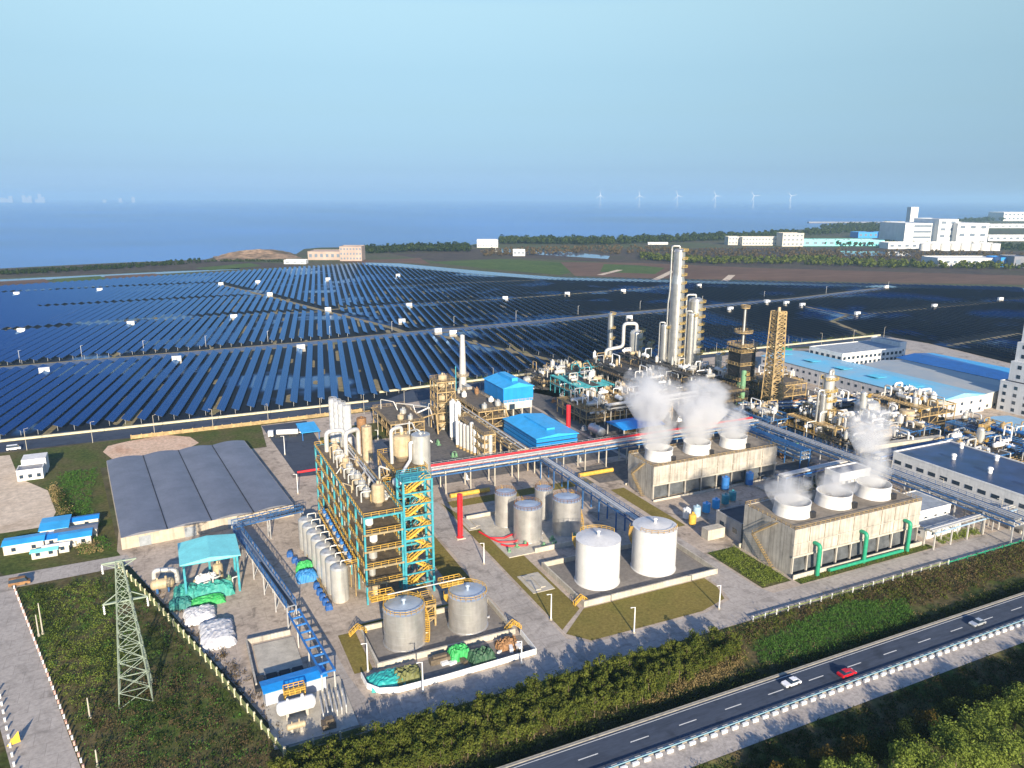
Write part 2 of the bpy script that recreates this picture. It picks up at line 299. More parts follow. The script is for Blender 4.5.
# the highway runs on a low embankment
HZ = 2.2
def emb(v): return 0 if v <= 91 or v >= 117.4 else HZ * (v - 91) / 8.4 if v < 99.4 else HZ if v < 115.4 else HZ * (117.4 - v) / 2
eb = MB()
for (a, za), (b, zb) in zip(((90.6, -.1), (99.4, HZ), (115.4, HZ), (117.5, -.1)), ((99.4, HZ), (115.4, HZ), (117.5, -.1))): eb.add([(-200, a, za), (520, a, za), (520, b, zb), (-200, b, zb)], [(0, 1, 2, 3)])
tag(eb.build('embankment', m_scrub), kind='structure')
ground('highway', [(-200, 105.8), (520, 105.8), (520, 114.7), (-200, 114.7)], HZ + .10, m_asphalt)
ground('verge', [(-200, 117), (520, 117), (520, 139), (-200, 139)], .02, m_scrub)
ground('ditch', [(-200, 117.9), (520, 117.9), (520, 120.4), (-200, 120.4)], .04, patchy('shaded_ditch', [(.012, .016, .008), (.03, .032, .014), (.02, .02, .012)], .1))  # near-black ditch colour also carries the shade behind the embankment
ground('gravel_shoulder', [(-200, 99.6), (520, 99.6), (520, 105.8), (-200, 105.8)], HZ + .06, m_gravel)
ground('verge', [(-200, 20), (520, 20), (520, 101.6), (-200, 101.6)], .02, m_grass)
ground('road', [(31, 139.2), (600, 139.2), (600, 147.6), (152, 147.6), (150, 152), (150, 255), (140.5, 255), (140.5, 157), (138, 150), (128, 147.2), (92, 147.6), (86.5, 152), (86.5, 252), (77, 252), (77, 150), (75, 148), (34, 148), (32, 160), (31, 175), (27, 175)], .06, m_road)
ground('refinery_floor', [(180, 262), (345, 240), (345, 186), (300, 186), (258, 205), (252, 262), (345, 262), (345, 330), (300, 410), (180, 410)], .07, patchy('stained_shaded_concrete', [(.07, .075, .085), (.15, .14, .13), (.10, .10, .10)], .08, .85, .6, .35))  # dark stained floor; its tone also stands in for shadow between the units
m_stain_shade = bpy.data.materials['stained_shaded_concrete']
ground('process_floor', [(207, 176), (244, 176), (251, 262), (152, 262), (152, 243), (222, 240), (222, 210), (207, 210)], .075, m_stain_shade)
ground('process_floor', [(88, 268), (178, 268), (178, 380), (108, 380), (108, 362), (100, 362), (100, 330), (88, 330)], .075, m_stain_shade)
ground('tarmac_yard', [(44, 300), (60, 298), (62, 380), (40, 380)], .07, m_asphalt)
ground('lawn', [(87.5, 154), (92, 148.6), (127, 148.2), (137, 151), (139.5, 157), (139.5, 163), (98, 163)], .08, m_lawn)
ground('lawn', [(87.5, 156), (97, 163.5), (97, 202), (87.5, 250)], .08, m_lawn)
ground('lawn', [(69, 180), (76, 178), (76, 250), (69, 250)], .08, m_lawn)
ground('lawn', [(33.5, 160), (38, 160), (38, 178), (33.5, 178)], .08, m_lawn)
ground('lawn', [(39.5, 179), (75, 179), (76, 181), (39.5, 181)], .08, m_lawn)
ground('lawn', [(151, 151), (162, 151), (162, 176), (151, 176)], .08, m_grass)
ground('lawn', [(163, 148.2), (221, 148.2), (221, 151), (163, 151)], .08, m_grass)
ground('lawn', [(62, 290), (69, 290), (69, 349), (62, 349)], .08, m_grass)
ground('lawn', [(78, 335), (98, 335), (98, 362), (78, 362)], .08, m_grass)
ground('lawn', [(90, 244), (150, 244), (150, 250), (90, 250)], .08, m_lawn)
ground('lawn', [(152, 196), (158, 196), (158, 235), (152, 235)], .08, m_lawn)
ground('quay', [(512, 428), (541, 436), (546, 395), (527, 312), (556, 272), (530, 262), (505, 300)], .07, m_road)
# kerbs and markings
kb = MB()
for v in (114.6, 105.7): kb.box(-200, 520, v, v + .3, HZ - .05, HZ + .22)
kb.box(-200, 520, 114.9, 115.4, HZ - .05, HZ + .16); tag(kb.build('kerb', m_kerb), kind='structure')
mk = MB(); u = -190
while u < 500: mk.sheet([(u, 110.4), (u + 4.5, 110.4), (u + 4.5, 110.64), (u, 110.64)], HZ + .108); u += 12.2
for v in (113.9, 106.5): mk.sheet([(-200, v), (520, v), (520, v + .16), (-200, v + .16)], HZ + .108)
tag(mk.build('road_marking', m_line), kind='structure')
# brown spoil bank by the shore
bank = MB(); P0 = at(215, 258.5); P1 = at(296, 255.5); n = 24
rows = []
for i in range(n + 1):
    t = i / n; u = P0[0] + (P1[0] - P0[0]) * t; v = P0[1] + (P1[1] - P0[1]) * t; h = 14 * math.sin(math.pi * min(1, max(0, t))) ** .6 + random.uniform(0, 1)
    rows.append([(u, v - 70, 0), (u, v - 25, h * .55), (u, v, h), (u, v + 60, 0)])
for a, b in zip(rows, rows[1:]):
    for j in range(3): bank.add([a[j], b[j], b[j + 1], a[j + 1]], [(0, 1, 2, 3)])
tag(bank.build('hill', patchy('spoil_soil', [(.045, .05, .03), (.12, .09, .06), (.34, .23, .15), (.16, .12, .08)], .02, fine=.1)), kind='structure')
# ================================================================== SOLAR FIELD
def pv_material():
    """blue cells under anti-reflection coated glass: the reflection is tinted blue"""
    m, n, l, b = new_mat('solar_glass'); n.remove(b)
    tc = n.new('ShaderNodeTexCoord'); br = n.new('ShaderNodeTexBrick'); br.offset = 0; br.inputs['Scale'].default_value = 1
    br.inputs['Color1'].default_value = (.003, .022, .10, 1); br.inputs['Color2'].default_value = (.005, .030, .125, 1); br.inputs['Mortar'].default_value = (.05, .08, .17, 1)
    br.inputs['Mortar Size'].default_value = .03; br.inputs['Brick Width'].default_value = 2.0; br.inputs['Row Height'].default_value = 1.05; br.inputs['Bias'].default_value = 0
    d = n.new('ShaderNodeBsdfDiffuse'); g = n.new('ShaderNodeBsdfGlossy'); f = n.new('ShaderNodeFresnel'); x = n.new('ShaderNodeMixShader')
    g.inputs['Color'].default_value = (.35, .59, .96, 1); g.inputs['Roughness'].default_value = .16; f.inputs['IOR'].default_value = 1.5
    l.new(tc.outputs['Object'], br.inputs['Vector']); l.new(br.outputs['Color'], d.inputs['Color']); l.new(f.outputs[0], x.inputs[0]); l.new(d.outputs[0], x.inputs[1]); l.new(g.outputs[0], x.inputs[2]); l.new(x.outputs[0], n.get('Material Output').inputs['Surface'])
    return m
m_pv = pv_material(); m_pvsteel = M('galvanised_steel', (.45, .46, .47), .45, .6, var=.1)
RD = math.radians(79)                                   # rows run at this angle to u
rd = Vector((math.cos(RD), math.sin(RD))); rn = Vector((rd.y, -rd.x)) * -1   # rn points to the low (south) edge side
def inside(p, poly):
    c = False; j = len(poly) - 1
    for i in range(len(poly)):
        a, b = poly[i], poly[j]
        if (a[1] > p.y) != (b[1] > p.y) and p.x < (b[0] - a[0]) * (p.y - a[1]) / (b[1] - a[1]) + a[0]: c = not c
        j = i
    return c
def seg_d(p, a, b):
    a, b = Vector(a), Vector(b); d = b - a; t = max(0, min(1, (p - a).dot(d) / d.length_squared)); return (a + d * t - p).length
PATHS = [([(0, 369.5), (300, 344.5), (406, 334), (500, 326), (620, 314.5), (800, 299), (886, 288.5)], 10, 'canal'), ([(0, 332.6), (228, 316), (328, 311.5)], 4, 'path'), ([(44, 308), (205, 299), (270, 296)], 3, 'path'),
         ([(0, 294), (120, 288), (220, 284)], 3, 'path'), ([(217, 284), (278, 299), (327, 312), (392, 328), (410, 335)], 4.5, 'path'), ([(390, 287), (460, 283), (541, 280)], 3, 'path'),
         ([(327, 310), (406, 305), (506, 299), (567, 294.5), (673, 286)], 4, 'path'), ([(440, 336), (500, 349), (573, 365)], 4, 'path'), ([(800, 306), (850, 315), (832, 321.5), (870, 337)], 3.5, 'path'),
         ([(850, 316), (934, 308), (1024, 300)], 3.5, 'path'), ([(950, 346), (1020, 334)], 4, 'path')]
PATHS = [([at(x, y) for x, y in p], w, k) for p, w, k in PATHS]
m_bank = patchy('bank_soil', [(.17, .145, .07), (.27, .22, .13), (.14, .15, .055)], .04, fine=.4, finevar=.4)
def ribbon(name, pts, w, z, mat):
    mb = MB()
    for (a, b) in zip(pts, pts[1:]):
        a, b = Vector(a), Vector(b); d = (b - a).normalized(); q = Vector((-d.y, d.x)) * w
        mb.sheet([tuple(a - q - d * w * .3), tuple(b - q + d * w * .3), tuple(b + q + d * w * .3), tuple(a + q - d * w * .3)], z); z += .004
    return tag(mb.build(name, mat), kind='structure')
m_causeway = patchy('causeway', [(.06, .10, .19), (.12, .15, .22), (.08, .12, .2)], .03, .5, fine=.3, finevar=.25)
for p, w, k in PATHS:
    if k == 'canal': ribbon('path', p, w, .16, m_bank); ribbon('road', p, w - 3.5, .22, m_causeway)
    else: ribbon('path', p, w * .75, .18, m_bank)
# soil ridges between the rows, breaking the water
rg = MB()
for k in range(260):
    u, v = random.uniform(-150, 330), random.uniform(420, 900); p = Vector((u, v))
    if not inside(p, FIELD) : continue
    L = random.uniform(8, 40); w = random.uniform(1, 2.4); a = p - rd * L / 2; b = p + rd * L / 2; q = rn * w
    rg.sheet([tuple(a - q * .5), tuple(a + rd * 2 - q), tuple(b - rd * 2 - q), tuple(b), tuple(b - rd * 2 + q), tuple(a + rd * 2 + q)], .10 + k * .0003)
tag(rg.build('soil_bank', m_bank), kind='structure')
SP, WID, TILT = 7.3, 4.0, math.radians(22)
rows_ = []
for k in range(-90, 140):
    o = Vector((0, 404)) + Vector((math.sin(RD), -math.cos(RD))) * (k * SP); run = None; t = -350
    while t < 1300:
        p = o + rd * t; ok = inside(p, FIELD) and inside(p - rd * 4, FIELD) and all(seg_d(p, a, b) > w + 2 for pts, w, _ in PATHS for a, b in zip(pts, pts[1:]))
        if ok and run is None: run = t
        if (not ok or t + 4 >= 1300) and run is not None:
            if t - run > 14: rows_.append((o + rd * run, o + rd * (t - 2)))
            run = None
        t += 4
def in_frame(p):
    w = W(p.x, p.y); d = w.y * math.cos(PITCH) + CAM_H * math.sin(PITCH); return abs(w.x / d * FOCAL) < 530
def size_seen(r):
    a, b = r; m = (a + b) / 2; vis = any(in_frame(a.lerp(b, t)) for t in (0, .25, .5, .75, 1)); D = min(a.length, m.length, b.length); return (b - a).length / D ** 2 * (1 if vis else 0)
rows_.sort(key=size_seen, reverse=True)
def row_mesh(mb, a, b, org, steel=None):
    """one table of modules along +x from a to b, tilted to the south, in a frame whose x axis is the row"""
    L = (b - a).length; c, s = math.cos(TILT) * WID / 2, math.sin(TILT) * WID / 2; z = 2.6; t = .07
    lo, hi = (0, -c, z - s), (0, c, z + s); nx = Vector((0, -math.sin(TILT), math.cos(TILT))) * t
    def q(x, p, k): return (org[0] + x, org[1] + p[1] + nx.y * k, p[2] + nx.z * k)
    vs = [q(0, lo, 0), q(L, lo, 0), q(L, hi, 0), q(0, hi, 0), q(0, lo, 1), q(L, lo, 1), q(L, hi, 1), q(0, hi, 1)]
    mb.add(vs, [(0, 3, 2, 1), (4, 5, 6, 7), (0, 1, 5, 4), (1, 2, 6, 5), (2, 3, 7, 6), (3, 0, 4, 7)])
    if steel is not None:
        k = max(2, int(L / 6)); o = [(0, z - .05), (0, z - .25)]          # one comb-shaped trestle: rail and legs in one piece
        for i in range(k): x = .4 + (L - .8) * i / k; o += [(x, z - .25), (x, 0), (x + .2, 0), (x + .2, z - .25)]
        o += [(L, z - .25), (L, z - .05)]; m = len(o)
        steel.add([(x, -.08, y) for x, y in o] + [(x, .08, y) for x, y in o], [tuple(range(m)), tuple(range(2 * m - 1, m - 1, -1))] + [(i, m + i, m + (i + 1) % m, (i + 1) % m) for i in range(m)])
NROW = 300
for i, (a, b) in enumerate(rows_[:NROW]):
    if size_seen((a, b)) <= 0: break
    D = min(a.length, b.length); near = D < 640
    t = thing('solar_row', 'long row of tilted dark blue solar panels above the pond', 'solar panels', a.x, a.y, 0, RD, 'rows of solar panels over the pond')
    mb, st = MB(), MB() if near else None; row_mesh(mb, a, b, (0, 0), st); mb.build('panel_table', m_pv, t)
    if near: st.build('trestle', m_pvsteel, t)
far = MB()
ca, sa = math.cos(RD), math.sin(RD)
for a, b in rows_[NROW:]:
    if size_seen((a, b)) > 0 or random.random() < .6: row_mesh(far, a, b, (a.x * ca + a.y * sa, -a.x * sa + a.y * ca))
fo = far.build('solar_rows', m_pv); fo.rotation_euler = (0, 0, TH + RD); tag(fo, 'distant rows of dark solar panels at the rear of the pond', 'solar panels', kind='stuff')
# inverter cabins along the paths
cab = thing('inverter_cabin', 'x', 'cabin', 0, 0)
MB().box(-3.3, 3.3, -1.6, 1.6, -2.2, -.02).build('plinth', M('cabin_plinth', (.35, .33, .30), .9), cab); MB().box(-3, 3, -1.3, 1.3, 0, 2.9).build('body', m_white, cab); MB().box(-3.2, 3.2, -1.5, 1.5, 2.9, 3.1).build('roof', m_white, cab); MB().box(-.6, .6, -1.36, -1.303, .3, 2.2).build('door', M('door_grey', (.3, .33, .36), .5), cab)
CABS = [(17, 295), (100, 291), (221, 285), (258, 283), (270, 295.5), (328, 311), (22, 333), (131, 325.5), (234, 318.5), (45, 374), (177, 362), (301, 350), (328, 280), (398, 276), (409, 306.5), (505, 299.5), (402, 323), (453, 335), (438, 333),
        (567, 295), (623, 292), (629, 319.5), (699, 286.5), (730, 310.5), (767, 303.5), (786, 304.5), (857, 315.5), (934, 307.5), (1000, 300.5), (886, 288), (766, 303), (802, 306.5)]
for i, (x, y) in enumerate(CABS):
    u, v = at(x, y + 1.5); c = cab if i == 0 else copy_tree(cab); s = .95
    place(c, u, v, 2.2, math.radians(random.choice((0, 4, -8))), 'small white inverter cabin on a path in the solar field', 'inverter cabins in the solar field'); c.scale = (s, s, s)
# posts along the wide causeway
pole = MB().cyl(0, 0, 0, 8.5, .12, 6).bar((0, 0, 8.2), (1.4, 0, 8.5), .1)
m_pole = M('lamp_pole', (.62, .62, .60), .5, var=.05)
pl = solo(pole, 'lamp_post', m_pole, 'x', 'lamp post', 0, 0)
first = True
for x in range(20, 900, 62):
    y = 363.5 - (363.5 - 289) * x / 882 + (1 if x < 500 else 0)
    o = pl if first else pl.copy()
    if not first: C.objects.link(o)
    first = False; u, v = at(x, y); place(o, u, v, .2, 0, 'slim grey lamp post on the wide causeway across the solar field', 'lamp posts along the solar field causeway')
# ================================================================== BUILDERS
m_steel = M('brushed_steel', (.56, .56, .54), .38, .75, var=.12, scale=.4, streak=.25)
m_alu = M('aluminium_cladding', (.60, .60, .57), .42, .45, var=.12, scale=.35, streak=.3)
m_silver = M('silver_tank_paint', (.62, .61, .59), .42, .7, var=.14, scale=.3, streak=.14)
m_tankroof = M('tank_roof', (.42, .50, .60), .4, .2, var=.12, scale=.4)
m_whitetank = M('tank_white', (.66, .66, .65), .45, var=.08, scale=.3, streak=.12)
m_yellow = M('yellow_rail_paint', (.66, .40, .06), .55, var=.2, scale=.8)
m_gold = M('gold_platform_paint', (.62, .44, .13), .6, var=.25, scale=.6)
m_ochre = M('ochre_steel', (.42, .30, .14), .6, var=.3, scale=.5)
m_grating = M('steel_grating', (.17, .135, .095), .7, .2, var=.3, scale=.6)
m_teal = M('teal_steel_paint', (.05, .33, .40), .5, var=.25, scale=.5)
m_tealroof = M('teal_sheet_roof', (.22, .72, .74), .45, var=.1, scale=.25, streak=.1)
m_bluesteel = M('blue_steel_paint', (.03, .12, .31), .5, var=.25, scale=.5)
m_bluepaint = M('blue_frame_paint', (.03, .17, .48), .5, var=.2, scale=.6)
m_bluesheet = M('blue_sheet_cladding', (.015, .27, .72), .42, var=.1, scale=.3, streak=.12)
m_blueroof = M('blue_sheet_roof', (.04, .40, .80), .4, var=.12, scale=.25)
m_red = M('red_paint', (.62, .02, .03), .45, var=.12, scale=.8)
m_green = M('green_pipe_paint', (.02, .30, .17), .45, var=.15, scale=.8)
m_conc = M('weathered_concrete', (.48, .445, .385), .9, var=.22, scale=.2, streak=.45, bump=.1)
m_concp = M('pale_concrete', (.52, .48, .40), .9, var=.18, scale=.3, streak=.25)
m_roofgrey = M('grey_sheet_roof', (.20, .21, .25), .5, .2, var=.14, scale=.12, streak=.1)
m_dark = M('dark_void', (.02, .025, .035), .8, var=.2)
m_glass = M('window_glass', (.03, .05, .08), .12, var=.2)
m_wall = M('cream_wall', (.62, .58, .50), .85, var=.12, scale=.3, streak=.2)
m_wallw = M('white_wall', (.74, .74, .72), .8, var=.1, scale=.3, streak=.15)
m_rust = M('rust_brown', (.30, .16, .07), .8, var=.3, scale=.6)
m_beige = M('beige_cladding', (.55, .44, .28), .6, .1, var=.2, scale=.5, streak=.25)
m_black = M('black_steel', (.025, .025, .03), .5, var=.3)
m_pipew = M('pale_pipe_lagging', (.68, .66, .62), .4, .35, var=.1, scale=.6)
m_teal2 = M('green_vessel_paint', (.16, .33, .18), .5, var=.15)
SCN = {}
def ring_pts(x, y, z, r, a0, a1, n): return [(x + r * math.cos(a0 + (a1 - a0) * i / n), y + r * math.sin(a0 + (a1 - a0) * i / n), z) for i in range(n + 1)]

def storage_tank(label, u, v, r, h, mshell, mroof, group=None, stair=None, rail=m_yellow, vent=True, arc=None, ribs=4, seg=40):
    """upright tank: shell with weld bands, shallow cone roof, roof rail, vent, helical stair"""
    t = thing('storage_tank', label, 'tank', u, v, 0, 0, group)
    prof = [(r + .25, 0), (r + .25, .35), (r, .36)]
    for i in range(1, ribs + 1):
        z = h * i / (ribs + 1); prof += [(r, z - .05), (r + .035, z - .03), (r + .035, z + .03), (r, z + .05)]
    prof += [(r, h - .15), (r + .1, h - .12), (r + .1, h)]
    MB().lathe(0, 0, prof, seg).build('shell', mshell, t)
    MB().lathe(0, 0, [(r + .05, h), (r * .55, h + r * .07), (.4, h + r * .13), (0, h + r * .13)], seg).build('roof', mroof, t)
    if vent: MB().cyl(0, 0, h + r * .1, h + r * .13 + 1.1, .35, 10).lathe(0, 0, [(.7, h + r * .13 + 1.1), (.5, h + r * .13 + 1.45), (0, h + r * .13 + 1.5)], 10).build('vent', mroof, t)
    a = arc or (0, 2 * math.pi * 35 / 36)
    k = max(8, int(24 * abs(a[1] - a[0]) / 6.3))
    MB().rail(ring_pts(0, 0, h + .03, r - .12, a[0], a[1], k), 1.1, .1, 3).build('roof_rail', rail, t)
    if stair is not None:
        s = MB(); n = 26; a0, a1 = stair; pr = None
        for i in range(n + 1):
            aa = a0 + (a1 - a0) * i / n; z = .5 + (h - .5) * i / n; c, q = math.cos(aa), math.sin(aa)
            s.bar(((r + .05) * c, (r + .05) * q, z), ((r + 1.1) * c, (r + 1.1) * q, z), .42, .1)
            p = ((r + 1.1) * c, (r + 1.1) * q, z)
            if pr: s.bar(pr, p, .1, .3); s.bar((pr[0], pr[1], pr[2] + 1.1), (p[0], p[1], p[2] + 1.1), .1)
            if i % 3 == 0: s.bar(p, (p[0], p[1], p[2] + 1.1), .09)
            pr = p
        s.build('stair', m_yellow, t)
    MB().tube([(r * .98, -.2, 1.0), (r + .9, -.2, 1.0)], .3, 10).cyl(r + .9, -.2, .62, 1.38, .12, 8).build('nozzle', mshell, t)
    return t
def tank_px(label, x, yb, yt, rpx, *a, **k):
    u, v = at(x, yb); d = dist(u, v); w = W(u, v); dep = w.y * math.cos(PITCH) + CAM_H * math.sin(PITCH)
    return storage_tank(label, u, v, rpx * dep / FOCAL, height(x, yb, yt), *a, **k)

def column(label, u, v, r, h, mat=m_steel, plats=(), pside=(-1.75, .95), r2=None, split=None, overhead=None, group=None, pm=m_gold, name='distillation_column', cat='column'):
    """tall process column: shell with domed head and skirt, ring platforms with rails, ladder, overhead pipe"""
    t = thing(name, label, cat, u, v, 0, 0, group); prof = [(r * 1.25, 0), (r, 2.2)]
    if split: prof += [(r, h * split), ((r2 or r) , h * split + r * 1.2)]
    rt = r2 or r; prof += [(rt, h - rt * .5), (rt * .85, h - rt * .18), (rt * .5, h), (0, h + rt * .06)]
    zz = []; base = prof[:]
    MB().lathe(0, 0, prof, 24).build('shell', mat, t)
    bands = MB()
    for i in range(1, int(h / 6)):
        z = i * 6; rr = r if not split or z < h * split else rt
        bands.lathe(0, 0, [(rr + .01, z - .12), (rr + .09, z - .1), (rr + .09, z + .1), (rr + .01, z + .12)], 24)
    for f in plats:
        z = f * h; rr = r if not split or f < split else rt
        a0, a1 = pside; n = 8; ip = ring_pts(0, 0, z, rr + .05, a0, a1, n); op = ring_pts(0, 0, z, rr + 1.6, a0, a1, n); p = MB()
        for i in range(n): p.add([ip[i], op[i], op[i + 1], ip[i + 1]] + [(q[0], q[1], q[2] + .16) for q in (ip[i], op[i], op[i + 1], ip[i + 1])], [(3, 2, 1, 0), (4, 5, 6, 7), (1, 2, 6, 5), (0, 1, 5, 4), (2, 3, 7, 6)])
        p.rail(op, 1.3, .15, 1.6); p.build('platform', pm, t)
    a = pside[1] - .3; x, y = (rt + .35) * math.cos(a), (rt + .35) * math.sin(a); L = MB(); zt = h * (max(plats) if plats else .9)
    a_ = math.radians(20); tx, ty = -math.sin(a) * .3, math.cos(a) * .3
    xr, yr = (r + .35) * math.cos(a), (r + .35) * math.sin(a)
    L.bar((xr - tx, yr - ty, 1), (xr - tx, yr - ty, zt), .1).bar((xr + tx, yr + ty, 1), (xr + tx, yr + ty, zt), .1)
    for i in range(int(zt / 1.5)): L.bar((xr - tx, yr - ty, 1 + i * 1.5), (xr + tx, yr + ty, 1 + i * 1.5), .08)
    L.build('ladder', pm, t)
    if overhead:
        ang, pr, zb = overhead; c, s = math.cos(ang), math.sin(ang); d = rt + pr + .5; d2 = max(r, rt) + pr + .5
        MB().elbow([(0, 0, h - .2), (0, 0, h + pr * 2.6), (d * c, d * s, h + pr * 2.6), (d * c, d * s, h * .7), (d2 * c, d2 * s, h * .62), (d2 * c, d2 * s, zb)], pr, 10).build('overhead_pipe', mat, t)
    return t

def vessel(name, label, u, v, z, r, L, mat, along='u', group=None, saddle=m_conc, cat='vessel', rz=0):
    """horizontal drum with dished ends on two saddles"""
    t = thing(name, label, cat, u, v, z, rz + (0 if along == 'u' else math.pi / 2), group); zc = r + .9
    pts = []; prof = [(0, -L / 2 - r * .5), (r * .6, -L / 2 - r * .38), (r * .92, -L / 2 - r * .12), (r, -L / 2), (r, L / 2), (r * .92, L / 2 + r * .12), (r * .6, L / 2 + r * .38), (0, L / 2 + r * .5)]
    mb = MB(); mb.lathe(0, 0, prof, 18); mb.v = [(q[2], q[0], q[1] + zc) for q in mb.v]; mb.build('shell', mat, t)
    for s in (-1, 1): MB().box(s * L * .3 - .3, s * L * .3 + .3, -r * .85, r * .85, 0, zc - r * .55).build('saddle', saddle, t)
    MB().cyl(L * .2, 0, zc + r * .9, zc + r + .7, r * .22, 10).cyl(-L * .25, 0, zc + r * .9, zc + r + .5, r * .16, 8).build('nozzle', mat, t)
    return t
def drum(name, label, u, v, z, r, h, mat, group=None, legs=True, cat='vessel', dome=True):
    """upright drum with dished head on a skirt"""
    t = thing(name, label, cat, u, v, z, 0, group); b = min(1.2, h * .15)
    prof = [(r * .8, b), (r, b + r * .25), (r, h - r * .35), (r * .8, h - r * .1), (r * .4, h), (0, h + .05)] if dome else [(r, b), (r, h), (r * .96, h + .1), (0, h + r * .12)]
    MB().lathe(0, 0, prof, 20).build('shell', mat, t); MB().lathe(0, 0, [(r * .7, 0), (r * .7, b + .2)], 16).build('skirt', m_conc if z == 0 else m_grating, t)
    MB().cyl(0, 0, h - .1, h + .8, r * .22, 10).cyl(r * .45, 0, h - r * .3, h + .5, r * .12, 8).build('nozzle', mat, t)
    return t
def pipe(label, pts, r, mat, name='pipe', group=None, cat='pipe'):
    u, v = pts[0][0], pts[0][1]
    return solo(MB().elbow([(p[0] - u, p[1] - v, p[2]) for p in pts], r, 8), name, mat, label, cat, u, v, 0, 0, group)

def frame(name, label, u0, u1, v0, v1, levels, mcol, mdeck=m_grating, mrail=m_yellow, step=7., cat='steel frame', mbeam=None, group=None, w=.45, decks=None, rails=True, brace=True, open_top=False):
    """open steel structure: columns, a floor with edge beams at each level, hand rails, diagonal braces"""
    t = thing(name, label, cat, u0, v0, 0, 0, group); A, B = u1 - u0, v1 - v0; nu, nv = max(1, round(A / step)), max(1, round(B / step)); top = levels[-1]
    for i in range(nu + 1):
        for j in range(nv + 1):
            if 0 < i < nu and 0 < j < nv: continue
            x, y = A * i / nu, B * j / nv; MB().cbox(x, y, 0, w, w, top - .02).build('column', mcol, t)
    for k, z in enumerate(levels):
        b = MB(); q = .5
        b.box(-.3, A + .3, -.3, -.05, z - q, z + .05).box(-.3, A + .3, B + .05, B + .3, z - q, z + .05).box(-.3, -.05, -.05, B + .05, z - q, z + .05).box(A + .05, A + .3, -.05, B + .05, z - q, z + .05)
        b.build('floor_beam', mbeam if mbeam and k < len(levels) - 1 else mcol, t)
        if (decks is None or k in decks) and not (open_top and k == len(levels) - 1):
            MB().box(-.04, A + .04, -.04, B + .04, z - .2, z - .02).build('floor', mdeck, t)
            if rails: MB().rail([(-.18, -.18, z + .05), (A + .18, -.18, z + .05), (A + .18, B + .18, z + .05), (-.18, B + .18, z + .05), (-.18, -.18, z + .05)], 1.2, .11, 2.2).build('hand_rail', mrail, t)
    if open_top:
        j = MB(); z = top; n = int(B / 1.6)
        for i in range(1, n): j.box(-.03, A + .03, B * i / n - .11, B * i / n + .11, z - .3, z - .03)
        MB.build(j, 'joist_grid', mcol, t); MB().box(A * .38, A * .62, -.03, B + .03, z - .02, z + .02).build('walkway', mdeck, t)
    if brace:
        zs = [0] + list(levels)
        for k in range(len(zs) - 1):
            j = (k % nv); y0, y1 = B * j / nv, B * (j + 1) / nv
            MB().bar((-.02, y0, zs[k] + .1), (-.02, y1, zs[k + 1] - .5), .22).build('brace', mcol, t)
            i = (k % nu); MB().bar((A * i / nu, -.02, zs[k] + .1), (A * (i + 1) / nu, -.02, zs[k + 1] - .5), .22).build('brace', mcol, t)
    return t
def stair_tower(label, u, v, A, B, h, mcol, dz=3.45, name='stair_tower'):
    t = thing(name, label, 'stair tower', u, v); n = int(h / dz)
    for x in (0, A):
        for y in (0, B): MB().cbox(x, y, 0, .6, .6, h).build('column', mcol, t)
    for k in range(1, n + 1):
        z = k * dz; MB().box(-.3, A + .3, -.32, -.02, z - .25, z + .15).box(-.3, A + .3, B + .02, B + .32, z - .25, z + .15).box(-.32, -.02, -.02, B + .02, z - .25, z + .15).box(A + .02, A + .32, -.02, B + .02, z - .25, z + .15).build('beam', mcol, t)
        s = MB(); right = k % 2 == 0; y0 = .5 if right else 2.4
        x0, x1 = (1.5, A - 1.5) if right else (A - 1.5, 1.5); ns = 12
        for i in range(ns): f = (i + .5) / ns; s.bar((x0 + (x1 - x0) * f, y0, z - dz + dz * f), (x0 + (x1 - x0) * f, y0 + 1.5, z - dz + dz * f), .45, .08)
        for yy in (y0, y0 + 1.5):
            s.bar((x0, yy, z - dz), (x1, yy, z), .12, .6); s.bar((x0, yy, z - dz + 1.1), (x1, yy, z + 1.1), .2)
            for i in range(5): f = i / 4; s.bar((x0 + (x1 - x0) * f, yy, z - dz + dz * f), (x0 + (x1 - x0) * f, yy, z - dz + dz * f + 1.1), .09)
        s.build('stair_flight', m_yellow, t)
        e = MB(); xa, xb = (A - 1.5, A - .1) if right else (.1, 1.5)
        e.box(xa, xb, .2, 4, z - .1, z + .02); e.rail([(xa, .25, z), (xb, .25, z)], 1.1, .1, 1.4); e.box(xa, xb, .12, .2, z - .1, z + .3); e.build('landing', m_yellow, t)
    MB().rail([(0, 0, n * dz + .1), (A, 0, n * dz + .1), (A, B, n * dz + .1), (0, B, n * dz + .1), (0, 0, n * dz + .1)], 1.2, .12, 2).build('hand_rail', mcol, t)
    MB().box(.1, A - .1, .1, B - .1, n * dz - .05, n * dz + .06).build('top_deck', mcol, t)
    return t

